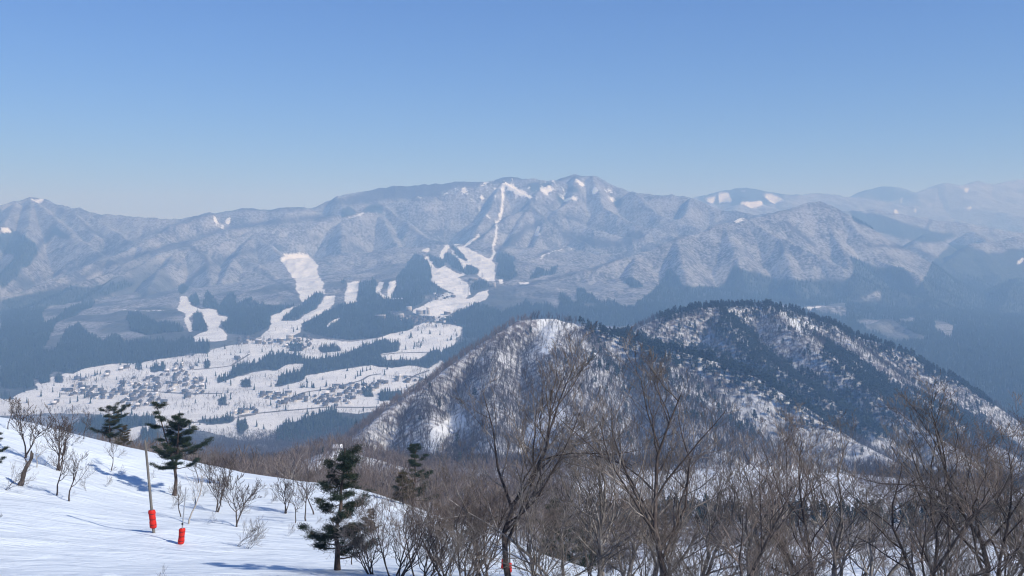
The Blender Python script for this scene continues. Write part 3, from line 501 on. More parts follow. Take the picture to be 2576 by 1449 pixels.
# ================================================================== TREES
def bare_branches(rg, H, stems=1, kids=(9, 7, 6, 4), ang=(25, 50), spread=.0, r0=.012, lean=(0, 0), low=.18, up=.16, wander=.15, minr=.0065, lens=(.64, .56, .52, .5)):
    """-> list of (P, R) per level; P (N,K,3)"""
    out = []; K = 8
    d = norm(np.c_[rg.normal(0, .06 + spread, stems) + lean[0], rg.normal(0, .06 + spread, stems) + lean[1], np.ones(stems)])
    L = np.full(stems, H * .92) * (1 - .3 * rg.random(stems)) if stems > 1 else np.full(1, H * .95)
    p0 = np.c_[rg.normal(0, .10 * (stems > 1), stems), rg.normal(0, .10 * (stems > 1), stems), np.full(stems, -.25)]
    ra = np.full(stems, H * r0 * (1 if stems == 1 else .75))
    for lev in range(len(kids) + 1):
        N = len(d); P = np.empty((N, K, 3)); P[:, 0] = p0; dd = d.copy(); step = L[:, None] / (K - 1)
        for k in range(1, K):
            dd = norm(dd + rg.normal(0, wander, (N, 3)) + np.array([0, 0, up * (.35 if lev == 0 else 1) / (K - 1) * 3]))
            P[:, k] = P[:, k - 1] + dd * step
        t = np.linspace(0, 1, K); Rr = np.maximum(ra[:, None] * (1 - .82 * t) + (.25 * ra[:, None] * np.exp(-t * 12) if lev == 0 else 0), minr * (1 - .5 * t))
        out.append((P, Rr))
        if lev == len(kids): break
        m = kids[lev]; pi = np.repeat(np.arange(N), m); n = len(pi)
        t = low + (1 - low) * (np.tile(np.arange(m), N) + rg.random(n)) / m if lev == 0 else .15 + .85 * (np.tile(np.arange(m), N) + rg.random(n)) / m
        f = np.clip(t, 0, .999) * (K - 1); i = f.astype(int); fr = (f - i)[:, None]
        p0 = P[pi, i] * (1 - fr) + P[pi, i + 1] * fr; tan = norm(P[pi, i + 1] - P[pi, i])
        rnd = norm(np.cross(tan, rg.normal(0, 1, (n, 3)))); a = np.radians(rg.uniform(*ang, n))[:, None]
        d = norm(tan * np.cos(a) + rnd * np.sin(a) + [0, 0, .08])
        L = L[pi] * lens[lev] * (1.12 - .62 * t) * rg.uniform(.65, 1.15, n)
        ra = np.minimum(Rr[pi, i] * .62, ra[pi] * .55)
        K = max(4, K - 1 if lev == 0 else 4)
    return out
def bare_meshes(rg, name, sides=(6, 4, 3, 3, 3), mats=('bark', 'twig'), **kw):
    lv = bare_branches(rg, **kw)
    tr = join([tubes(*lv[0], sides[0])]); cr = join([tubes(P, Rr, s) for (P, Rr), s in zip(lv[1:], sides[1:])])
    nb = sum(len(P) * 0 for P, _ in lv)
    t = np_mesh('trunk', tr[0], tr[1], [M[mats[0]]], smooth=True)
    nq = [len(q) for q in cr[1]]; mi = np.concatenate([np.full(n, 0 if i == 0 else 1) for i, n in enumerate(nq)])
    c = np_mesh('crown', cr[0], np.concatenate(cr[1]), [M[mats[0]], M[mats[1]]], mi)
    return t, c
def put_tree(meshes, name, loc, rz, s, label, cat, group=None, tilt=(0, 0)):
    o = empty(name, loc, 0, label, cat, group); o.rotation_euler = (tilt[0], tilt[1], rz); o.scale = (s, s, s)
    for me, n in zip(meshes, ('trunk', 'crown')): link(n, me, o)
    return o
def onA(px, Y): X = (px - CX) / F * Y; return (X, Y, float(fieldA.z(X, Y)))
def hitA(px, py): return fieldA.hit(px, py)
def onB(px, Y): X = (px - CX) / F * Y; return (X, Y, float(fieldB.z(X, Y)))
def rg(s): return np.random.default_rng(s)
BIG = [bare_meshes(rg(100 + k), 'b', H=10, stems=st, kids=kd, ang=an, mats=mt_, up=.17, lean=ln) for k, (st, kd, an, mt_, ln) in enumerate([
    (1, (13, 8, 6, 4), (24, 52), ('dark_bark', 'twig'), (.02, 0)), (2, (9, 7, 6, 3), (25, 54), ('bark', 'twig'), (.0, 0)), (3, (7, 7, 5, 3), (24, 52), ('bark', 'red_twig'), (.05, 0)),
    (1, (10, 8, 6, 3), (28, 58), ('dark_bark', 'red_twig'), (.28, 0)), (2, (9, 7, 6, 3), (26, 55), ('dark_bark', 'twig'), (-.1, 0)), (4, (7, 6, 5, 3), (24, 52), ('bark', 'twig'), (0, 0))])]
SMALL = [bare_meshes(rg(200 + k), 's', H=4, stems=st, kids=kd, ang=an, mats=mt_, r0=.018, minr=.011, lean=ln, low=lo, up=u) for k, (st, kd, an, mt_, ln, lo, u) in enumerate([
    (1, (9, 7, 4), (35, 62), ('dark_bark', 'dark_bark'), (0, 0), .35, .25), (2, (9, 7, 5), (32, 58), ('dark_bark', 'dark_bark'), (.08, 0), .3, .22), (1, (9, 7, 4), (40, 66), ('dark_bark', 'twig'), (.1, 0), .4, .3),
    (3, (8, 6, 4), (28, 55), ('dark_bark', 'dark_bark'), (.1, 0), .25, .2), (1, (7, 5, 3), (30, 50), ('pale_bark', 'pale_bark'), (.1, 0), .3, .2)])]
SHRUB = [bare_meshes(rg(300 + k), 'h', H=3, stems=st, kids=kd, ang=(12, 34), mats=('dark_bark', 'twig'), r0=.008, lean=(.9, 0), low=.25, up=.12, spread=.12) for k, (st, kd) in enumerate([(3, (7, 5, 3)), (4, (6, 5, 3)), (2, (6, 4, 3))])]
BRUSH = [bare_meshes(rg(320 + k), 'r', H=7, stems=st, kids=(8, 7, 5, 3), ang=(25, 58), mats=mt_, r0=.011, spread=.34, lean=ln, low=.15, up=.14) for k, (st, mt_, ln) in enumerate([(5, ('dark_bark', 'red_twig'), (-.35, 0)), (6, ('dark_bark', 'twig'), (-.1, 0)), (5, ('bark', 'twig'), (.25, 0))])]
THICK = [bare_meshes(rg(340 + k), 't', H=10, sides=(4, 3, 3, 3), stems=st, kids=(9, 7, 5), ang=(26, 56), mats=mt_, r0=.012, minr=.010, low=.25) for k, (st, mt_) in enumerate([(1, ('bark', 'forest_brown')), (2, ('bark', 'forest_brown')), (3, ('dark_bark', 'red_twig')), (1, ('pale_bark', 'forest_brown'))])]
G1 = 'tall bare trees growing up in front along the bottom of the slope'
for k, (px, Y, H, p, lab) in enumerate([
    (1290, 50, 11.9, 0, 'tallest dark bare tree with a straight trunk, its top against the snowy hill'),
    (1425, 48, 9.0, 1, 'grey bare tree just right of the tallest dark trunk'), (1360, 60, 7.5, 2, 'low twiggy bare tree behind the tallest dark trunk'),
    (1525, 52, 11.0, 5, 'grey multi stemmed bare tree midway between the two tallest dark trees'), (1570, 60, 10.2, 1, 'thin bare tree in front of the pine strip and left of the dark twisted trunk'),
    (1640, 58, 11.0, 2, 'reddish bare tree close to the left side of the dark trunk at right of centre'), (1702, 46, 11.6, 0, 'second tallest dark bare tree with forked upper limbs, right of centre'),
    (1758, 55, 10.8, 1, 'grey bare tree tucked behind the right hand forked dark tree'), (1800, 44, 10.2, 3, 'dark bare tree leaning strongly right with a crooked trunk'),
    (1905, 54, 10.2, 5, 'slender grey bare tree in front of the white clearing'), (1985, 62, 9.8, 2, 'small red twigged bare tree before the dark pine strip'), (2050, 46, 10.0, 4, 'dark double trunk bare tree standing before the lower snowfield'),
    (2110, 52, 10.2, 5, 'grey bare tree with many stems above the lower snowfield'), (2190, 56, 10.2, 1, 'bare tree with pale forked limbs in front of the lower snowfield'), (2250, 45, 9.9, 3, 'thick dark bare tree leaning right over the lower snowfield'),
    (2315, 47, 10.3, 4, 'dark twin stemmed bare tree at the far right part of the snowfield'), (2385, 52, 10.4, 2, 'reddish bare tree with a dense crown near the right edge'), (2445, 46, 10.3, 0, 'tall upright dark bare tree near the right edge'),
    (2510, 44, 10.0, 4, 'dark bare tree with spreading limbs beside the right edge'), (2575, 47, 10.6, 2, 'bare tree cut by the right edge of the view'), (2630, 45, 10, 5, 'bare tree mostly beyond the right edge')]):
    put_tree(BIG[p], 'bare_tree', onA(px, Y), k * 1.3 if p not in (3,) else .2 - .1 * (k % 3), H / 10, lab, 'tree', G1).scale = (H / 10 * (1.0 if p == 3 else 1.28), H / 10 * (1.0 if p == 3 else 1.28), H / 10)
G2 = 'dense leaning brush in the lower middle'
for k, (px, Y, H, p, lab) in enumerate([(935, 58, 5.2, 1, 'small dark brush leaning beside the lower right side of the big near pine'), (1000, 54, 6.6, 0, 'dark brush with stems leaning left over the white snow'), (1065, 50, 6.4, 0, 'wide dark brush reaching left at the bottom edge'),
    (1120, 56, 7.0, 1, 'brown brush on the snow crest behind the left leaning stems'), (1175, 50, 7.2, 0, 'brush with long left leaning stems left of the tallest bare tree'), (1225, 58, 7.0, 1, 'brown upright brush just left of the tallest bare tree'),
    (1480, 58, 6.5, 2, 'pale brush right of the red padded posts'), (1610, 46, 6.0, 2, 'low grey brush at the bottom edge between dark trunks'), (1760, 46, 5.6, 1, 'low brown brush at the foot of the right leaning tree'), (1880, 44, 5.4, 2, 'low tangled brush at the bottom left of the lower snowfield'),
    (1985, 45, 5.2, 0, 'low dark brush on the left of the double trunk tree'), (2330, 44, 5.0, 2, 'pale low brush at the bottom right'), (1335, 46, 5.6, 2, 'low pale brush at the foot of the tallest bare tree'), (1130, 46, 4.6, 2, 'pale low brush touching the bottom edge left of the padded posts'), (2480, 43, 5.0, 1, 'low brown brush near the bottom right corner')]):
    put_tree(BRUSH[p], 'brush', onA(px, Y), .15 * (k % 5), H / 7, lab, 'shrub', G2)
G3 = 'small bare trees scattered over the left snow slope'
def small(px, py, top, p, rz, lab, meshes=SMALL, base=4., name='small_bare_tree', cat='tree', g=G3, Y=None):
    h = hitA(px, py) if Y is None else onA(px, Y)
    return put_tree(meshes[p], name, tuple(h), rz, (py - top) / F * h[1] / base * 1.08, lab, cat, g)
for a in [(62, 1152, 986, 1, 0, 'tall bare tree with upright crown standing on the crest near the left edge'), (147, 1183, 1020, 3, .3, 'wide forked bare tree right of the tallest one near the left edge'),
    (142, 1246, 1130, 0, 1, 'thin dark leaning sapling below the wide forked tree'), (174, 1261, 1148, 0, 2, 'round crowned sapling standing alone low on the left slope'), (280, 1184, 1112, 2, 0, 'short windswept bare tree below the crest, left of the tall pole'),
    (92, 1176, 1098, 4, 0, 'pale thin leaning sapling near the left edge'), (547, 1288, 1165, 3, 0, 'bare tree with bunched stems between pine and big round tree'), (597, 1326, 1175, 1, 1.5, 'broad round crowned bare tree right of the red padded poles'),
    (474, 1318, 1190, 4, 2, 'pale stemmed bare sapling behind the thin metal pole'), (717, 1291, 1183, 3, 1, 'bare tree on the crest left of the near pine'), (742, 1316, 1235, 0, 0, 'short sapling left of the near pine'),
    (770, 1311, 1205, 0, 3, 'dark slim sapling close to the left branches of the near pine'), (790, 1294, 1190, 2, 2, 'dark upright tree touching the left side of the near pine'), (527, 1216, 1140, 3, 2, 'bare tree on the crest right of the forked pine'),
    (575, 1222, 1125, 1, 3, 'bare tree behind the crest above the broad round one'), (500, 1215, 1150, 2, 1, 'small bare tree at the foot of the crest pine'), (20, 1080, 1010, 0, 2, 'small bare tree rising at the very left of the crest'), (210, 1105, 1040, 0, 1, 'small bare tree on the crest left of the wind shaped pine'), (455, 1300, 1215, 2, 3, 'bushy sapling between the two padded poles'), (885, 1420, 1330, 0, 2, 'small bare sapling right of the near pine trunk'), (905, 1300, 1240, 1, 1, 'small twiggy tree on the crest right of the near pine')]:
    small(*a)
for px, py, top, p, rz, lab in [(593, 1374, 1306, 0, -.2, 'bent shrub with fan of stems in open snow below the round tree'), (620, 1380, 1325, 1, 0, 'second bent shrub leaning right beside the fan shaped one'), (207, 1199, 1165, 2, 0, 'flattened shrub leaning right on upper left slope'), (177, 1121, 1092, 0, 0, 'bent shrub just under the crest at the left'),
    (178, 1248, 1235, 2, .1, 'shrub lying almost flat beside the lone round sapling'), (218, 1235, 1212, 1, 3, 'low brush half buried in snow right of the lone sapling'), (10, 1232, 1165, 0, 0, 'brush leaning against the broken stump'), (560, 1275, 1250, 1, 2.9, 'low brush under the bunched tree'), (430, 1280, 1255, 1, .3, 'low brush at the foot of the crest pine'), (385, 1462, 1415, 2, -.2, 'twigs poking up at the bottom edge under the poles'), (265, 1225, 1205, 1, .4, 'faint low twigs right of the short windswept tree'), (108, 1170, 1140, 2, .2, 'bent thin shrub beneath the wide forked tree')]:
    if py > 1448: h = onA(px, 52)
    else: h = hitA(px, py)
    put_tree(SHRUB[p], 'shrub', tuple(h), rz, (py - top) / F * h[1] / 1.9, lab, 'shrub', 'wind bent shrubs on the left slope')
# a second row of bare trees a little lower down the slope
gg_ = rg(61)
for k in range(17):
    px = 1330 + 76 * k + gg_.uniform(-16, 16); Y = gg_.uniform(62, 100); s = gg_.uniform(.85, 1.2)
    p = int(gg_.choice([1, 2, 5, 4, 0])); loc = onA(px, Y)
    top = HY - (loc[2] + 10 * s) / Y * F; lim = 1120 + gg_.uniform(0, 60)
    if top < lim: s *= 1 - (lim - top) / (10 * s / Y * F)
    put_tree(BIG[p], 'bare_tree', loc, gg_.uniform(0, 6.28), s, 'bare tree in the tangled second row behind the front trunks', 'tree', 'bare trees in the tangled second row')
gs = rg(91)
for k in range(26):
    px = gs.uniform(30, 900); lo = np.interp(px, [0, 300, 530, 860], [1090, 1140, 1200, 1260]); py = lo + abs(gs.normal(0, 55)) + 12
    if py > 1400: continue
    h = hitA(px, py); put_tree(SHRUB[k % 3], 'shrub', tuple(h), gs.uniform(-.6, .6), gs.uniform(.25, .62), 'tiny twiggy shrub poking out of the left snow slope', 'shrub', 'tiny twiggy shrubs on the left slope')
# ---- pines
def pine_meshes(seed, H=8, nb=34, low=.22, spread=.36, lean=.05, rust=.0, droop=.05, dens=1., side=0., pow_=.7, fork=False):
    g = rg(seed); K = 10; t = np.linspace(0, 1, K)
    T = np.c_[np.cumsum(g.normal(0, .012 * H, K)) + lean * H * t, np.cumsum(g.normal(0, .012 * H, K)), t * H - .3]; T[0, :2] = 0
    TP = [T[None]]; TR = [(H * .021 * (1 - .85 * t) + .015 + H * .010 * np.exp(-t * 14))[None]]
    if fork:
        F2 = T.copy(); m0 = t > .32; F2[m0, 0] -= (t[m0] - .32) * H * .42; F2[:, 2] = np.where(m0, T[3, 2] + (T[:, 2] - T[3, 2]) * 1.22, T[:, 2]); TP.append(F2[None]); TR.append(TR[0] * .8)
    tb = join([tubes(P, r, 7) for P, r in zip(TP, TR)])
    trunk = np_mesh('trunk', tb[0], np.concatenate(tb[1]), [M['pine_bark']], smooth=True)
    P = []; Rr = []; tips = []
    for s, (TT) in enumerate(TP):
        n = nb if s == 0 else nb // 2
        for j in range(n):
            h = low + (1 - low) * ((j + g.random()) / n); 
            if s == 1 and h < .5: continue
            f = h * (K - 1) * .999; i = int(f); b0 = TT[0, i] + (TT[0, min(i + 1, K - 1)] - TT[0, i]) * (f - i)
            az = g.uniform(0, 2 * math.pi) if j % 3 else (j * 2.4)
            if g.random() < .16: continue
            L = H * spread * ((1 - h) ** pow_ + .10) * g.uniform(.3, 1.25) * (1 + side * math.cos(az))
            k = 6; tt = np.linspace(0, 1, k)
            el = g.uniform(-.02, .30) + .45 * max(0, h - .75) * 3
            z = tt * L * el - droop * L * np.sin(tt * 3) + .18 * L * tt ** 3
            bend = g.normal(0, .15); pts = np.c_[b0[0] + L * tt * np.cos(az + bend * tt), b0[1] + L * tt * np.sin(az + bend * tt), b0[2] + z]
            P.append(pts); Rr.append(H * .006 * (1 - .8 * tt) * (1.1 - .6 * h) + .004)
            m = int(4 + L * 4.5)
            for q in range(m):
                a = g.uniform(.25, 1.0) if q else 1.0; fi = a * (k - 1) * .999; ii = int(fi); bp = pts[ii] + (pts[ii + 1] - pts[ii]) * (fi - ii)
                sl_ = g.uniform(.15, .42) * L * (1.2 - a) + .10; sa = az + g.choice([-1, 1]) * g.uniform(.3, 1.1)
                ep = bp + np.array([math.cos(sa) * sl_, math.sin(sa) * sl_, sl_ * g.uniform(.05, .35)])
                P.append(bp + (ep - bp) * np.linspace(0, 1, k)[:, None]); Rr.append(np.full(k, .008) * (1.3 - np.linspace(0, 1, k)))
                for c in (.4, .7, 1.0): tips.append(bp + (ep - bp) * c)
    P = np.array(P); Rr = np.array(Rr); bv, bq = tubes(P, Rr, 4)
    tips = np.array(tips); nn = int(32 * dens); N = len(tips) * nn
    c = np.repeat(tips, nn, 0) + g.normal(0, 1, (N, 3)) * np.array([.17, .17, .06]); d = norm(g.normal(0, 1, (N, 3)) * [1, 1, .5] + [0, 0, .55]); s = norm(np.cross(d, g.normal(0, 1, (N, 3))))
    ln = g.uniform(.12, .24, N)[:, None]; wd = g.uniform(.009, .02, N)[:, None]
    V = np.stack([c - s * wd, c + s * wd, c + d * ln], 1).reshape(-1, 3); nf = np.arange(N * 3).reshape(-1, 3)
    mi = (np.repeat(g.random(len(tips)) < rust, nn)).astype(int)
    br = np_mesh('branches', bv, bq, [M['pine_bark']], smooth=True); nd = np_mesh('needles', V, nf, [M['needle'], M['needle_brown']], mi)
    return trunk, br, nd
def put_pine(ms, loc, rz, s, label, group=None, name='pine_tree', tilt=0):
    o = empty(name, loc, 0, label, 'tree', group); o.rotation_euler = (0, tilt, rz); o.scale = (s, s, s)
    link('trunk', ms[0], o); b = link('branches', ms[1], o); link('needles', ms[2], b); return o
PA = pine_meshes(1, H=9, nb=40, low=.34, spread=.40, fork=True, side=.25, dens=1.1); PB = pine_meshes(2, H=7.4, nb=46, low=.12, spread=.25, lean=.06, pow_=.5, rust=.06, droop=.12)
PC = pine_meshes(3, H=6, nb=32, low=.2, spread=.52, pow_=.45, side=.3, rust=.15); PD = pine_meshes(4, H=5, nb=26, low=.15, spread=.45, rust=.8)
PE = pine_meshes(5, H=8, nb=36, low=.15, spread=.34, rust=.05)
GP = 'dark pines around the snowy crest'
put_pine(PA, tuple(hitA(437, 1246)), 0, .985, 'forked dark pine with bare lower trunk standing on the slope above the red padded poles', GP)
put_pine(PB, tuple(hitA(849, 1434)), .6, 1.04, 'nearest dark pine with leaning trunk and shelf like branches at lower centre', GP)
put_pine(PC, onA(276, 137), 0, .97, 'wind shaped dark pine peeking over the crest at the left', GP)
put_pine(PD, onA(312, 134), 1, .62, 'small rusty pine growing to the right of the wind shaped one', GP)
put_pine(PE, onA(-34, 88), 2, .66, 'dark pine cut by the left edge of the view', GP)
put_pine(PC, onA(-75, 66), 2.6, .8, 'low pine whose branch tips reach in at the left edge', GP)
put_pine(PE, onA(1042, 118), 0, 1.0, 'dark pine rising behind the crest left of the tallest bare tree', GP)
put_pine(PD, onA(1015, 112), 2, .75, 'small brownish pine at the foot of the pine behind the crest', GP)
put_pine(PD, tuple(hitA(932, 1335)), 0, .42, 'tiny brown pine on the snow right of the nearest pine', GP)
put_pine(PE, onA(1385, 116), 1, 1.06, 'dark pine behind the tallest bare tree on its right', GP); put_pine(PC, onA(1440, 120), 0, 1.15, 'broad dark pine in the group right of the tallest bare tree', GP)
put_pine(PE, onA(1490, 124), 3, .95, 'rightmost pine of the group behind the bare trees', GP); put_pine(PC, onA(1345, 128), 3, 1.0, 'pine hidden behind the trunk of the tallest bare tree', GP)
# ---- thicket behind the crest, one object per tree
g = rg(55); n = 0; spots = []
def sightline_ok(px, Y, z, H): # the top has to show above the crest of the snowy slope
    iu = int(np.clip(round(((px - CX) / F - uA[0]) / (uA[1] - uA[0])), 0, len(uA) - 1)); k = int(np.searchsorted(YA, min(Y, 229))) - 1
    return (z + H) / Y > fieldA.E[k, iu]
TL = ['brown bare tree in the thicket behind the left crest', 'brown bare tree in the thicket below the small snow ramp', 'brown bare tree in the thicket behind the tallest dark tree', 'brown bare tree in the belt above the lower snowfield']
while n < 150:
    Y = float(g.uniform(140, 300)); px = float(g.uniform(380, 2600)) if n > 30 else float(g.uniform(0, 400))
    if px > 1650: Y = float(g.uniform(245, 330))
    if 1250 < px <= 1650: Y = float(g.uniform(125, 250))
    s = g.uniform(.75, 1.25); X, _, z = onB(px, Y); zz = max(z, float(fieldA.z(X, Y)) if Y < 229 else -1e9)
    top = HY - (zz + 10 * s) / Y * F
    lim = 1100 if px < 480 else 1120 if px < 900 else 1175 if px < 1300 else 1225 if px < 1650 else 1290
    if top < lim: s *= max(.45, 1 - (lim - top) / (10 * s / Y * F))
    if not sightline_ok(px, Y, zz, 10 * s): 
        if g.random() < .97: continue
    if any((X - a) ** 2 + (Y - b) ** 2 < 9 for a, b in spots): continue
    spots.append((X, Y)); p = int(g.integers(0, 4)); 
    put_tree(THICK[p], 'forest_tree', (X, Y, zz), g.uniform(0, 6.28), s, TL[0 if px < 480 else 1 if px < 1150 else 2 if px < 1650 else 3], 'tree', ['thicket trees behind the left crest', 'thicket trees below the snow ramp', 'thicket trees behind the tallest dark tree', 'belt of trees above the lower snowfield'][0 if px < 480 else 1 if px < 1150 else 2 if px < 1650 else 3]); n += 1
# ---- low detail trees for the far woods
def lowbare(seed, H=12):
    g = rg(seed); lv = bare_branches(g, H, stems=1, kids=(13,), ang=(22, 46), r0=.013, low=.28, up=.25)
    P0, R0 = lv[0]; P0 = P0[:, ::3][:, :3]; P0 = np.concatenate([lv[0][0][:, :1], lv[0][0][:, 4:5], lv[0][0][:, 7:8]], 1)
    v0, q0 = tubes(P0, np.array([[.20, .14, .05]]), 3); P1 = lv[1][0]; P1 = np.concatenate([P1[:, :1], P1[:, 3:4], P1[:, -1:]], 1); N = len(P1)
    side = norm(np.cross(P1[:, 2] - P1[:, 0], g.normal(0, 1, (N, 3)))); w_ = .115
    V = np.stack([P1[:, 0] - side * w_, P1[:, 0] + side * w_, P1[:, 1] + side * w_ * .8, P1[:, 1] - side * w_ * .8, P1[:, 2] + side * .03, P1[:, 2] - side * .03], 1).reshape(-1, 3)
    i = np.arange(N)[:, None] * 6; Q = np.concatenate([i + [0, 1, 2, 3], i + [3, 2, 4, 5]])
    # fine twig sprays
    m = N * 4; pi = g.integers(0, N, m); t = g.uniform(.3, 1, m)[:, None]; b = P1[pi, 0] * (1 - t) + P1[pi, 2] * t; d = norm(P1[pi, 2] - P1[pi, 0] + g.normal(0, 1.3, (m, 3))); s2 = norm(np.cross(d, g.normal(0, 1, (m, 3)))) * .05
    L = g.uniform(.9, 1.9, m)[:, None]; V2 = np.stack([b - s2, b + s2, b + d * L + s2 * .4, b + d * L - s2 * .4], 1).reshape(-1, 3); Q2 = np.arange(m * 4).reshape(-1, 4)
    return join([(v0, q0), (V, Q), (V2, Q2)])
def lowpine(seed, H=12):
    g = rg(seed); v0, q0 = tubes(np.array([[[0, 0, -.5], [.2, 0, H * .5], [.1, .1, H * .95]]]), np.array([[.24, .17, .05]]), 4); q0 = q0
    parts = [(v0, q0)]; n = 130; h = g.uniform(.38, 1.0, n); a = g.uniform(0, 6.28, n); cl = g.integers(0, 7, n); ca = cl * .9
    r = (.30 * (1.08 - h) ** .6) * H * np.sqrt(g.random(n)); c = np.c_[r * np.cos(a), r * np.sin(a), np.round(h * 9) / 9 * H + g.normal(0, .25, n)]
    s = g.uniform(.5, 1.1, n)[:, None]; u = norm(g.normal(0, 1, (n, 3)) * [1, 1, .45]); v = norm(np.cross(u, g.normal(0, 1, (n, 3)) * [.6, .6, 1]))
    V = np.stack([c - u * s, c + v * s * .6, c + u * s, c - v * s * .6], 1).reshape(-1, 3); parts.append((V, np.arange(n * 4).reshape(-1, 4)))
    return join(parts)
def lowcedar(seed, H=20):
    g = rg(seed); parts = []; 
    for k in range(4):
        z0 = H * (.08 + .22 * k); z1 = min(H, z0 + H * .36); r = H * .17 * (1 - .21 * k) * g.uniform(.85, 1.15); a = np.arange(6) * math.pi / 3 + g.random(); rr = r * g.uniform(.7, 1.2, 6)
        V = np.r_[np.c_[rr * np.cos(a), rr * np.sin(a), z0 + g.normal(0, .03 * H, 6)], [[0, 0, z1], [0, 0, z0 + .05 * H]]]; i = np.arange(6); j = (i + 1) % 6
        parts.append((V, np.stack([i, j, np.full(6, 6), np.full(6, 6)], -1)))
    V, Q = join(parts); return V, [q[:, :3] for q in Q]
def merged(name, protos, pos, hs, g, mats, label, nquad=None, cat='woodland'):
    Vs = []; F4 = []; F3 = []; MI4 = []; off = 0; pos = np.asarray(pos); which = g.integers(0, len(protos), len(pos)); rz = g.uniform(0, 6.28, len(pos))
    for k, (V, Qs) in enumerate(protos):
        sel = np.where(which == k)[0]
        if not len(sel): continue
        c, s = np.cos(rz[sel])[:, None], np.sin(rz[sel])[:, None]; sc_ = np.asarray(hs)[sel][:, None]
        wv = np.stack([(V[:, 0] * c - V[:, 1] * s) * sc_, (V[:, 0] * s + V[:, 1] * c) * sc_, V[None, :, 2] * sc_], -1) + pos[sel][:, None]
        base = (np.arange(len(sel)) * len(V))[:, None, None] + off
        for i, q in enumerate(Qs):
            f = (q[None] + base).reshape(-1, q.shape[1])
            (F4 if q.shape[1] == 4 else F3).append(f)
            if q.shape[1] == 4: MI4.append(np.full(len(f), min(i, 1) if len(mats) > 1 else 0))
        Vs.append(wv.reshape(-1, 3)); off += len(sel) * len(V)
    fa = ([np.concatenate(F4)] if F4 else []) + ([np.concatenate(F3)] if F3 else [])
    mi = np.concatenate(MI4) if MI4 and not F3 else None
    o = link(name, np_mesh(name, np.concatenate(Vs), fa, mats, mi)); tag(o, label, cat, None, 'stuff'); return o
def scatter(field, n, Y0, Y1, g, umax=.56, H=12, marg=6):
    Y = np.sqrt(g.uniform(Y0 ** 2, Y1 ** 2, n)); X = g.uniform(-umax, umax, n) * Y; z = field.z(X, Y)
    iu = np.clip(np.round((X / Y - field.u[0]) / (field.u[1] - field.u[0])).astype(int), 0, len(field.u) - 1); iy = np.clip(np.searchsorted(field.Y, Y) - 3, 0, len(field.Y) - 1)
    vis = (z + H + marg) / Y >= field.E[iy, iu]
    X, Y, z = X[vis], Y[vis], z[vis]; return X, Y, z, CX + X / Y * F, HY - z / Y * F
LB = [lowbare(400 + k) for k in range(10)]; LP = [lowpine(420 + k) for k in range(8)]; LC = [lowcedar(440 + k) for k in range(8)]
pine_zones = [[(1440, 800), (1520, 818), (1600, 845), (1700, 868), (1800, 885), (1860, 905), (1950, 955), (2060, 1020), (2150, 1075), (2200, 1120), (2100, 1090), (2000, 1050), (1900, 1000), (1800, 950), (1700, 925), (1600, 890), (1500, 850)],
    [(1640, 800), (1760, 765), (1880, 750), (1980, 760), (2080, 795), (2180, 840), (2300, 895), (2420, 955), (2520, 1030), (2400, 975), (2250, 910), (2100, 835), (1980, 800), (1880, 790), (1760, 790), (1680, 812)],
    [(1820, 790), (1880, 800), (1900, 870), (1990, 920), (2080, 960), (2180, 1020), (2300, 1100), (2200, 1110), (2100, 1050), (2000, 1000), (1900, 940), (1850, 880), (1800, 850)],
    [(2080, 860), (2180, 920), (2300, 990), (2440, 1060), (2560, 1130), (2400, 1120), (2280, 1060), (2160, 990), (2060, 910)],
    [(1500, 1290), (1700, 1285), (1900, 1290), (2150, 1295), (2576, 1290), (2576, 1345), (2100, 1345), (1500, 1350)]]
g = rg(77)
X, Y, Z, px, py = scatter(fieldB, 150000, 255, 2900, g)
inp = np.zeros(len(X), bool)
wpx, wpy = px + 14 * fbm(X, Y, 60, 3, 2), py + 9 * fbm(X, Y, 60, 3, 5)
for z_ in pine_zones: inp |= inpoly(wpx, wpy, z_)
spar = inpoly(px, py, [(1480, 840), (1900, 950), (2100, 1080), (1900, 1110), (1600, 1030), (1480, 960)]) | inpoly(px, py, [(1640, 800), (2000, 780), (2500, 1040), (2500, 1120), (2200, 1130), (1900, 960), (1650, 860)])
ispine = (inp & (g.random(len(X)) < .92)) | (spar & (g.random(len(X)) < .06 + .22 * (fbm(X, Y, 70, 3, 3) > .12))) | (g.random(len(X)) < .006)
ispine &= (Y > 395)
bare_snow = np.zeros(len(X), bool)
for z_ in ([(1365, 792), (1410, 785), (1490, 825), (1450, 845), (1400, 855), (1385, 910), (1350, 900), (1330, 830)], [(1950, 775), (2030, 805), (2060, 840), (2010, 840)], [(1080, 1080), (1160, 1035), (1180, 1060), (1090, 1150)], [(1330, 1070), (1400, 1020), (1440, 1060), (1360, 1130), (1300, 1140)],
    [(1450, 1205), (1600, 1190), (1800, 1178), (2000, 1160), (2120, 1175), (2200, 1235), (2250, 1290), (1900, 1292), (1700, 1280), (1500, 1264), (1430, 1240)], [(1700, 1362), (1960, 1360), (2200, 1372), (2290, 1355), (2700, 1362), (2700, 1700), (1500, 1700), (1500, 1449)], [(780, 1182), (846, 1128), (856, 1128), (850, 1150), (820, 1190), (760, 1210)]): bare_snow |= inpoly(px, py, z_)
thin = np.clip(1.0 + .7 * fbm(X, Y, 90, 3, 4) + .5 * (px < 1330) * (py > 900) + 1.0 * (Y < 700), .12, 1)
keep = ~(bare_snow & (g.random(len(X)) < np.where(Y > 1400, .6, .85))) & (ispine | (g.random(len(X)) < thin))
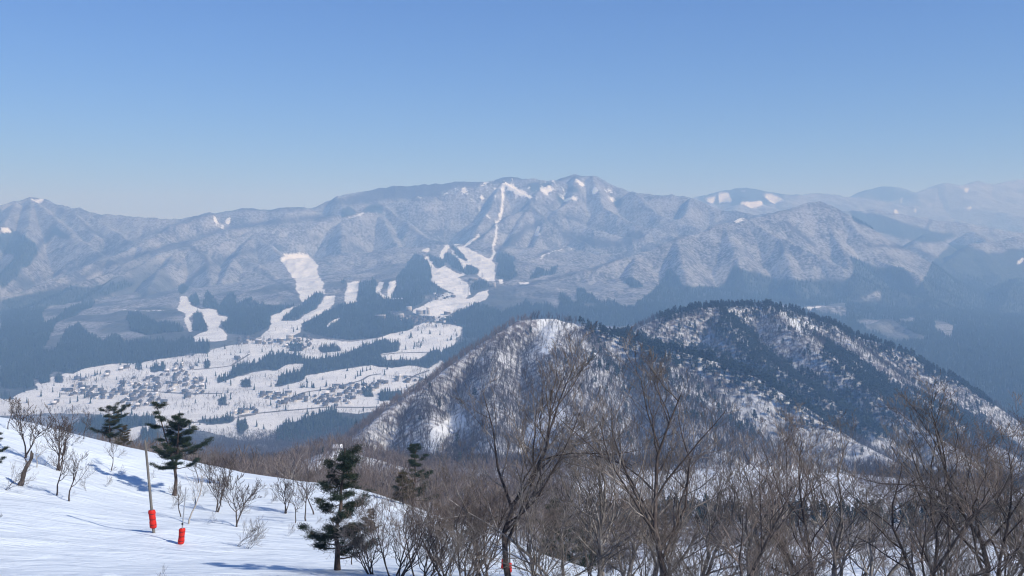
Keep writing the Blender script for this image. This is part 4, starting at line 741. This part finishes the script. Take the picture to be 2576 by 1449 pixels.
brown = keep & ~ispine & (Y < 800); flank = nearline(px, py, [(800, 1175), (870, 1125), (960, 1045), (1060, 975), (1160, 900), (1240, 848), (1310, 806)], 24); keep |= flank; brown |= flank & (Y < 1600) & ~ispine; hb = keep & ~ispine & (Y >= 800) & ~brown; pn = keep & ispine
P3 = np.c_[X, Y, Z - .3]
def shown_px(k): return k
ntop = np.where(pn & (Y > 1000))[0]; order = ntop[np.argsort(-(1 / Y[ntop]) - .00005 * g.random(len(ntop)))]
# the pines that stand up along the ridge lines are objects of their own
iu = np.clip(np.round((X / Y - fieldB.u[0]) / (fieldB.u[1] - fieldB.u[0])).astype(int), 0, len(fieldB.u) - 1)
emax = fieldB.E[-1, iu]; crest = np.where(pn & (Y > 1000) & ((Z + 9) / Y > emax))[0]; crest = crest[g.permutation(len(crest))][:110]
LPM = [np_mesh('ridge_pine', V, np.concatenate(Q), [M['dark_bark'], M['far_needle']], np.concatenate([np.full(len(q), i) for i, q in enumerate(Q)])) for V, Q in LP]
for i in crest:
    o = link('ridge_pine', LPM[int(g.integers(0, 8))]); o.location = P3[i]; s = float(g.uniform(.6, 1.0)); o.scale = (s, s, s * .95); o.rotation_euler = (0, 0, float(g.uniform(0, 6.28)))
    h2 = Y[i] > 1750
    tag(o, 'small dark pine on the skyline of the ' + ('farther rounded hill' if h2 else 'nearer pointed hill'), 'tree', 'skyline pines of the ' + ('farther hill' if h2 else 'nearer hill'))
pn[crest] = False
merged('hill_wood', LB, P3[hb], g.uniform(.75, 1.2, hb.sum()), g, [M['forest_twig']], 'leafless trees covering the two hills')
merged('brown_wood', LB, P3[brown], g.uniform(.6, 1.0, brown.sum()) * np.where((px[brown] > 1430) & (Y[brown] < 800), .5, 1), g, [M['forest_brown']], 'brown leafless wood in the hollow beyond the slope')
merged('pine_wood', LP, P3[pn], g.uniform(.7, 1.35, pn.sum()) * np.where(Y[pn] < 800, .55, 1), g, [M['dark_bark'], M['far_needle']], 'dark pines in bands on the two hills')
vill = [(r4((1150, 640), (1300, 590), (1560, 560), (1640, 530), (1780, 470), (1900, 540), (2050, 580), (2040, 640), (2050, 760), (1900, 800), (1850, 740), (1650, 740), (1600, 850), (1400, 900), (1200, 900), (1250, 780), (950, 800), (640, 770), (640, 660), (900, 640), (1000, 700), (1150, 700)), 112, 'in the dense village at the left of the plain'),
        (r8((0, 850), (200, 850), (450, 870), (600, 830), (700, 780), (900, 780), (1000, 750), (1150, 755), (1000, 830), (850, 900), (750, 960), (600, 960), (400, 930), (230, 940), (0, 880)), 62, 'in the village at the right of the plain'),
        (r2((200, 1190), (440, 1180), (560, 1185), (760, 1180), (900, 1170), (905, 1230), (600, 1235), (400, 1215), (240, 1205)), 36, 'in the town at the foot of the resort'), (r2((640, 1010), (780, 1000), (880, 1040), (780, 1060), (660, 1090)), 12, 'beside the main ski slope'),
        (r8((0, 400), (200, 400), (480, 360), (480, 420), (400, 500), (200, 480), (0, 460)), 26, 'at the foot of the twin ski run'), (r4((1740, 450), (1840, 440), (1840, 500), (1740, 490)), 5, 'on the upper edge of the plain'), (r4((2340, 950), (2576, 930), (2576, 890), (2340, 930)), 8, 'near the main road on the plain'), (r8((1100, 700), (1200, 690), (1430, 740), (1250, 760), (1100, 740)), 8, 'near the road bend by the pointed hill'), (r4((2360, 250), (2576, 240), (2576, 160), (2400, 180)), 10, 'under the small ski slope')]
VILL = [v_[0] for v_ in vill]
# cedars of the valley and the mountain feet
X, Y, Z, px, py = scatter(fieldC, 330000, 2080, 7000, g, H=20, marg=8)
wpx, wpy = px + 5 * fbm(X, Y, 120, 3, 1), py + 3 * fbm(X, Y, 120, 3, 4)
iy_ = np.clip(np.searchsorted(YC, Y), 0, len(YC) - 1); iu_ = np.clip(np.round((X / Y - uC[0]) / (uC[1] - uC[0])).astype(int), 0, len(uC) - 1)
inc = (coverC[iy_, iu_, 1] > .64) & (coverC[iy_, iu_, 0] < .4)
inc |= np.isin(np.arange(len(X)), np.where(g.random(len(X)) < .012)[0]) & inpoly(px, py, field_polys[0]) & (Y < 4500)
gpos = inc & (g.random(len(X)) < np.where(Y < 4600, .8, .4))
mixed = ~inc & (Y < 2900) & ~inpoly(px, py, field_polys[0]) & (g.random(len(X)) < .45)
P3 = np.c_[X, Y, Z - .5]
merged('cedar_wood', LC, P3[gpos], g.uniform(.6, 1.15, gpos.sum()), g, [M['cedar']], 'dark pointed cedar woods on the valley floor and mountain feet')
cl = fbm(X, Y, 140, 3, 2); invill = np.zeros(len(X), bool)
for v_ in VILL: invill |= inpoly(px, py, v_)
fld = inpoly(px, py, field_polys[0]) & ~inc & (g.random(len(X)) < .035 + .5 * (cl > .34) + .25 * ((fbm(X, Y, 60, 2, 4) > .25) & (cl > .05)))
bp = mixed | fld | (invill & ~inc & (g.random(len(X)) < .35))
merged('valley_wood', LB, P3[bp], g.uniform(.6, 1.1, bp.sum()), g, [M['forest_twig']], 'leafless trees and hedges on the valley floor')
# cedars standing on their own in the fields
def cedar_full(seed):
    V, Q = lowcedar(seed, 20); c = np_mesh('crown', V, np.concatenate(Q), [M['cedar']]); tv, tq = tubes(np.array([[[0, 0, -1.], [0, 0, 8], [0, 0, 17.]]]), np.array([[.45, .35, .1]]), 5)
    return np_mesh('trunk', tv, tq, [M['dark_bark']], smooth=True), c
CF = [cedar_full(500 + k) for k in range(4)]
for pts, lab, grp in [(r8((382, 800), (407, 797), (432, 800), (474, 803), (485, 803), (492, 804)), 'pointed dark cedar in the short row on the open field', 'row of cedars on the open field'), (r8((862, 706), (888, 700), (905, 665), (970, 650), (940, 660)), 'pointed cedar beside the upper road of the plain', 'cedars by the upper road'), (r8((650, 815), (735, 805), (742, 812), (912, 775), (898, 780), (655, 822)), 'dark cedar among the right village houses', 'cedars among the right village houses'),
    (r8((318, 330), (350, 310), (305, 300)), 'pointed tree at the foot of the twin ski run', 'trees at the foot of the ski run'), (r8((1300, 385), (1310, 380), (1345, 455), (1360, 450), (1375, 455), (1395, 462), (1660, 395), (1705, 395), (1735, 400), (1650, 400)), 'dark tree in the snowfield below the resort', 'trees in the snowfield below the resort'), (r8((1340, 830), (1390, 745), (1518, 680), (1560, 490), (1480, 520), (1025, 995), (265, 200)), 'lone cedar near the foot of the pointed hill', 'cedars near the foot of the pointed hill'),
    (r4((955, 560), (978, 550), (865, 580), (1310, 450), (1340, 445), (755, 515), (780, 825), (850, 790), (1750, 615), (1890, 590), (2170, 565), (1245, 645), (705, 840)), 'lone cedar between the fields of the left village', 'lone cedars of the left village'), (r4((2255, 820), (2265, 780), (2320, 800), (2455, 900), (2520, 900), (1950, 350), (1935, 360)), 'cedar standing on the right side of the plain', 'cedars on the right side of the plain')]:
    for p in pts:
        h = fieldC.hit(*p)
        if h is None: continue
        k = int(g.integers(0, 4)); put_tree(CF[k], 'cedar_tree', (h[0], h[1], h[2] - .5), float(g.uniform(0, 6)), float(g.uniform(.8, 1.15)), lab, 'tree', grp)

# ================================================================== HOUSES
def house_meshes(w_, d, h, rh, wallm, roofm, seed):
    g = rg(seed); a, b = w_ / 2, d / 2
    V = [(-a, -b, -2), (a, -b, -2), (a, b, -2), (-a, b, -2), (-a, -b, h), (a, -b, h), (a, b, h), (-a, b, h), (-a, 0, h + rh), (a, 0, h + rh)]
    wall = np_mesh('wall', V, [np.array([(0, 1, 5, 4), (2, 3, 7, 6)]), np.array([(1, 2, 6, 9, 5), (3, 0, 4, 8, 7)])], [M[wallm]])
    e, t = 1.0, .7; k = rh / b
    V = []
    for x in (-a - e, a + e):
        for y, z in ((-b - e, h - k * e + .05), (0, h + rh + .05), (b + e, h - k * e + .05), (b + e, h - k * e + t), (0, h + rh + t), (-b - e, h - k * e + t)): V.append((x, y, z))
    Q = [(0, 1, 7, 6), (1, 2, 8, 7), (2, 3, 9, 8), (3, 4, 10, 9), (4, 5, 11, 10), (5, 0, 6, 11), (0, 5, 4, 1), (1, 4, 3, 2), (6, 7, 10, 11), (7, 8, 9, 10)]
    return wall, np_mesh('roof', V, np.array(Q), [M[roofm]])
HM = [(house_meshes(11, 9, 5, 3.2, 'wall_dark', 'roof_dark', 1), 'dark roofed'), (house_meshes(13, 10, 6, 3.5, 'wall_dark', 'roof_snow', 2), 'snow covered'), (house_meshes(16, 11, 5.5, 4, 'wall_dark', 'roof_dark', 3), 'long dark roofed'), (house_meshes(9, 8, 5, 2.8, 'wall_pale', 'roof_snow', 4), 'small pale'), (house_meshes(18, 12, 7, 3, 'wall_pale', 'roof_dark', 5), 'large pale walled')]
def mk_house(pos, k, rz, where, s=1):
    (wm, rm), adj = HM[k]; o = empty('house', (pos[0], pos[1], pos[2]), rz, f'{adj} house {where}', 'house', f'{adj} houses {where}'); o.scale = (s, s, s)
    link('wall', wm, o); link('roof', rm, o); return o
hp = []
for poly, cnt, where in vill:
    pa = np.array(poly); n = 0; tries = 0
    while n < cnt and tries < 6000:
        tries += 1; x = g.uniform(pa[:, 0].min(), pa[:, 0].max()); y = g.uniform(pa[:, 1].min(), pa[:, 1].max())
        if not inpoly(np.array([x]), np.array([y]), poly)[0]: continue
        h = fieldC.hit(x, y)
        if h is None or any((h[0] - a) ** 2 + (h[1] - b) ** 2 < 19 ** 2 for a, b in hp): continue
        hp.append((h[0], h[1])); mk_house(h, int(g.choice(5, p=[.42, .12, .30, .06, .10])), float(g.choice([.15, 1.72]) + g.normal(0, .12)), where, float(g.uniform(.85, 1.15))); n += 1
for k, p in enumerate(r4((1085, 535), (1070, 565), (780, 600), (830, 610), (1215, 505), (1275, 485), (570, 830), (540, 850), (1650, 835), (1930, 495), (1380, 870), (2385, 390), (2400, 400))): mk_house(fieldC.hit(*p), k % 3, .2, 'standing apart in the left fields', 1.1)
# larger buildings with rows of windows
def hotel(px, py, wpx_, hpx, label, pale=True, roof='flat', name='hotel', rz=0., cat='building'):
    h = fieldC.hit(px, py); Y = h[1]; wd = wpx_ / F * Y; ht = hpx / F * Y; dp = min(wd * .8, 16); o = empty(name, tuple(h), rz, label, cat, None)
    V, Q = box(-wd / 2, wd / 2, -dp / 2, dp / 2, -4, ht); link('wall', np_mesh('wall', V, Q, [M['wall_pale' if pale else 'wall_dark']]), o)
    V, Q = box(-wd / 2 - .8, wd / 2 + .8, -dp / 2 - .8, dp / 2 + .8, ht + .003, ht + 1.4); link('roof', np_mesh('roof', V, Q, [M['roof_snow']]), o)
    for k in range(max(1, int(ht // 5))):
        z = 2.0 + k * (ht - 2) / max(1, int(ht // 5)); V, Q = box(-wd / 2 + 1, wd / 2 - 1, -dp / 2 - .15, -dp / 2 + .1, z, z + 1.6); link('window', np_mesh('window', V, Q, [M['glass']]), o)
for a in [(1059, 791, 23, 10, 'wide hotel block under the main ski slope'), (1077, 791, 8, 17, 'tall narrow hotel tower next to the wide block'), (1029, 782, 13, 10, 'pale hotel left of the wide block'), (957, 802, 25, 9, 'long low building at the left end of the resort town', False), (1125, 791, 16, 7, 'low dark building right of the hotel tower', False), (729, 856, 16, 13, 'pale square block at the foot of the twin ski run'), (751, 858, 10, 9, 'smaller block right of the pale square one', False),
          (705, 860, 15, 8, 'wide low building left of the pale square block', False), (650, 864, 14, 9, 'low building at the left end of the ski foot hamlet', False), (1243, 722, 9, 10, 'cable car valley station right of the ski slope', True, 'flat', 'cable_car_station'), (1008, 798, 14, 8, 'mid sized pale building in the resort town'), (1140, 748, 12, 7, 'dark lodge at the lower end of the ski slope', False), (1190, 705, 22, 5, 'long lodge amid the lower ski field', False), (1267, 459, 7, 5, 'small dark summit station at the top of the straight cut', False, 'flat', 'summit_station'), (1288, 456, 4, 6, 'tiny white summit hut on the skyline', True, 'flat', 'summit_hut')]: hotel(*a)
h = fieldC.hit(188, 986); Y = h[1]; H = 27 / F * Y
o = empty('village_tower', tuple(h), 0, 'tall slender pale tower rising among the left village houses', 'tower'); v, q = tubes(np.array([[[0, 0, -2], [0, 0, H * .5], [0, 0, H]]]), np.array([[2.2, 2.0, 1.8]]), 10); link('shaft', np_mesh('shaft', v, q, [M['wall_pale']], smooth=True), o); V, Q = box(-2.3, 2.3, -2.3, 2.3, H + .003, H + 1.5); link('cap', np_mesh('cap', V, Q, [M['roof_dark']]), o)
# hut on the snow ramp
h = fieldB.hit(848, 1133); o = empty('mountain_hut', tuple(h), .3, 'small pale hut at the top of the snow ramp', 'hut')
(wm, rm) = house_meshes(4.2, 3, 2.2, .8, 'wall_pale', 'roof_snow', 9); link('wall', wm, o); link('roof', rm, o)
# lift towers and masts
def lift_mesh(H):
    v, q = tubes(np.array([[[0, 0, -1], [0, 0, H / 2], [0, 0, H]]]), np.array([[.7, .6, .5]]), 6); p = np_mesh('post', v, q, [M['steel']]); V, Q = box(-3.6, 3.6, -.5, .5, H + .003, H + .9); return p, np_mesh('crossarm', V, Q, [M['steel']])
LM = lift_mesh(13)
for pts, lab, grp in [(r1((2030, 1320), (2080, 1290), (2130, 1270), (2170, 1235), (2230, 1215), (2290, 1170), (2360, 1130), (2440, 1080)), 'ski lift tower on the twin run', 'lift towers on the twin run'), (r1((2160, 780), (2230, 830), (2270, 900), (2290, 980)), 'ski lift tower on the broad upper run', 'lift towers on the broad upper run'), (r2((900, 655), (960, 700), (1030, 750), (1100, 775), (860, 990), (900, 940), (950, 900)), 'ski lift tower on the main slope', 'lift towers on the main slope'), (r1((1490, 1140), (1530, 1180), (1600, 1230), (1640, 1290)), 'ski lift tower on the forked left run', 'lift towers on the forked run')]:
    for p in pts:
        h = fieldC.hit(*p)
        if h is None: continue
        o = empty('lift_tower', tuple(h), .3, lab, 'lift tower', grp); link('post', LM[0], o); link('crossarm', LM[1], o)
def lattice(name, h, H, base, label, top=True, cat='tower'):
    o = empty(name, tuple(h), .2, label, cat); P = []; Rr = []
    for sx in (-1, 1):
        for sy in (-1, 1): P.append([[sx * base, sy * base, -2], [sx * base * .6, sy * base * .6, H * .5], [sx * base * .3, sy * base * .3, H]]); Rr.append([.5, .4, .35])
    n = 6
    for k in range(n):
        for sx, sy, ex, ey in ((-1, -1, 1, -1), (1, -1, 1, 1), (1, 1, -1, 1), (-1, 1, -1, -1)):
            z0, z1 = H * k / n, H * (k + 1) / n; b0, b1 = base * (1 - .7 * k / n), base * (1 - .7 * (k + 1) / n); a = np.array([sx * b0, sy * b0, z0]); b = np.array([ex * b1, ey * b1, z1]); P.append([a, (a + b) / 2, b]); Rr.append([.22] * 3)
    v, q = tubes(np.array(P, float), np.array(Rr), 4); link('mast', np_mesh('mast', v, q, [M['steel']]), o)
    V, Q = box(-base * 1.5, base * 1.5, -.8, .8, H + .003, H + 1.6); link('crossbeam', np_mesh('crossbeam', V, Q, [M['steel']]), o)
h = fieldC.hit(1213, 703); lattice('cable_car_tower', h, 16 / F * h[1], 4.5, 'big cable car tower above the lodges of the main slope')
h = fieldC.hit(1250, 556); lattice('cable_car_tower', h, 7 / F * h[1], 3, 'cable car tower halfway up the straight cut')
h = fieldC.hit(1178, 750); lattice('power_pylon', h, 28 / F * h[1], 3.4, 'lattice pylon on the lower ski field', cat='pylon')
h = fieldC.hit(765, 521); lattice('power_pylon', h, 9 / F * h[1], 3.4, 'tiny pylon on the skyline left of the main summit', cat='pylon')

# ================================================================== POLES AND STUMP
def padded_pole(name, base, top_off, r0, r1_, pad_z0, pad_h, pad_r, label, postmat, wood=True):
    o = empty(name, tuple(base), 0, label, 'pole', None); top = np.array(top_off, float); K = 9; t = np.linspace(-.08, 1, K)[:, None]; P = (t * top)[None]
    v, q = tubes(P, (r0 + (r1_ - r0) * np.clip(t[:, 0], 0, 1))[None], 12)
    cap = np.arange(len(v) - 12, len(v))[None]; link('post', np_mesh('post', v, [q, cap], [M[postmat]], smooth=False), o)
    g = rg(int(abs(base[0] * 10))); n = 16; rows = 14; a = np.arange(n) * 2 * math.pi / n; ax = top / np.linalg.norm(top); V = []
    for i in range(rows):
        s = i / (rows - 1); c = ax * (pad_z0 + pad_h * s) ; bulge = pad_r * (1 + .05 * math.sin(s * 9) + .03 * g.normal()) * (.86 if i in (0, rows - 1) else 1)
        fl = 1 + .22 * (np.abs(np.cos(a - .5)) ** 6) + g.normal(0, .015, n); V.append(np.c_[c[0] + bulge * fl * np.cos(a), c[1] + bulge * fl * np.sin(a), np.full(n, c[2])])
    V = np.concatenate(V); i = np.arange(n); Q = np.concatenate([np.stack([i + n * k, (i + 1) % n + n * k, (i + 1) % n + n * (k + 1), i + n * (k + 1)], -1) for k in range(rows - 1)])
    pd = link('pad', np_mesh('pad', V, [Q, np.arange(n)[None, ::-1], (np.arange(n) + n * (rows - 1))[None]], [M['pad']], smooth=False), o)
    P = []
    for z in (.2, .5, .8):
        c = ax * (pad_z0 + pad_h * z); aa = np.linspace(0, 2 * math.pi, 17); P.append(np.c_[c[0] + pad_r * 1.13 * np.cos(aa), c[1] + pad_r * 1.13 * np.sin(aa), np.full(17, c[2])])
    v, q = tubes(np.array(P), np.full((3, 17), .016), 4); link('strap', np_mesh('strap', v, q, [M['black']]), pd)
    return o
b = hitA(387, 1340); k = b[1] / F
po = padded_pole('padded_pole', b, (-22 * k, 0, 232 * k), .115, .085, 12 * k, 45 * k, .21, 'tall weathered wooden pole with bright red padding round its foot, leaning left', 'pole')
P = []
for z in (.35, .42, .5, .6, .68, .9): P.append([[-22 * k * z, 0, 232 * k * z], [-22 * k * z + .1, -.02, 232 * k * z + .01], [-22 * k * z + .2, -.03, 232 * k * z + .02]])
v, q = tubes(np.array(P), np.full((6, 3), .012), 4); link('step_peg', np_mesh('step_peg', v, q, [M['steel']]), po)
b = hitA(455, 1369); k = b[1] / F
po = padded_pole('padded_pole', b, (13 * k, 0, 143 * k), .055, .04, 1 * k, 39 * k, .19, 'short thin metal pole with red padding and small black box right of the wooden pole', 'steel')
V, Q = box(-.06, .06, -.12, -.04, 50 * k, 54 * k); V[:, 0] += 13 / 143 * 52 * k; link('switch_box', np_mesh('switch_box', V, Q, [M['black']]), po)
b = hitA(1265, 1432); k = b[1] / F; padded_pole('padded_post', b, (6 * k, 0, 98 * k), .07, .05, 2 * k, 24 * k, .12, 'left red padded post among the bare trees at the bottom', 'pole')
b = hitA(1283, 1441); k = b[1] / F; padded_pole('padded_post', b, (-2 * k, 0, 95 * k), .06, .05, 2 * k, 23 * k, .12, 'right red padded post, close by the tallest bare trunk', 'pole')
b = hitA(1239, 1409); k = b[1] / F; o = empty('bare_post', tuple(b), 0, 'grey unpadded post leaning right behind the red padded posts', 'post')
v, q = tubes(np.array([[[-.03, 0, -.3], [12 * k, 0, 38 * k], [25 * k, 0, 74 * k]]]), np.array([[.07, .065, .05]]), 10); link('post', np_mesh('post', v, [q, np.arange(20, 30)[None]], [M['pole']], smooth=True), o)
# broken stump
b = hitA(47, 1221); k = b[1] / F; o = empty('broken_stump', tuple(b), 0, 'dark broken tree stump leaning right with a forked top at the left edge', 'stump')
g = rg(8); t = np.linspace(0, 1, 12); P = np.c_[33 * k * t + .06 * np.sin(t * 9), .05 * np.cos(t * 7), 76 * k * t - .2 * (1 - t)]
v, q = tubes(P[None], (.21 * (1 - .55 * t) + .05 * np.abs(np.sin(t * 23)))[None], 9); v[-9:] += np.c_[np.zeros(9), np.zeros(9), g.uniform(0, .45, 9)]; v += g.normal(0, .014, v.shape)
link('trunk', np_mesh('trunk', v, [q, np.arange(len(v) - 9, len(v))[None]], [M['dark_bark']]), o)
v, q = tubes(np.array([[P[8], P[8] + [-.2, 0, .25], P[8] + [-.42, 0, .62]]]), np.array([[.09, .06, .015]]), 6); link('broken_limb', np_mesh('broken_limb', v, q, [M['dark_bark']]), o)

# ================================================================== HAZE
V, Q = box(-24000, 24000, -60, 20500, -562, 920)
m = bpy.data.materials.new('haze_air'); m.use_nodes = True; nt = m.node_tree; nt.nodes.clear()
v = nt.nodes.new('ShaderNodeVolumePrincipled'); v.inputs['Density'].default_value = HAZE_DENSITY; v.inputs['Color'].default_value = (*HAZE_COLOR, 1); v.inputs['Anisotropy'].default_value = 0; v.inputs['Absorption Color'].default_value = (1, 1, 1, 1)
oo = nt.nodes.new('ShaderNodeOutputMaterial'); nt.links.new(v.outputs[0], oo.inputs['Volume'])
o = link('haze', np_mesh('haze', V, Q, [m])); o['kind'] = 'stuff'
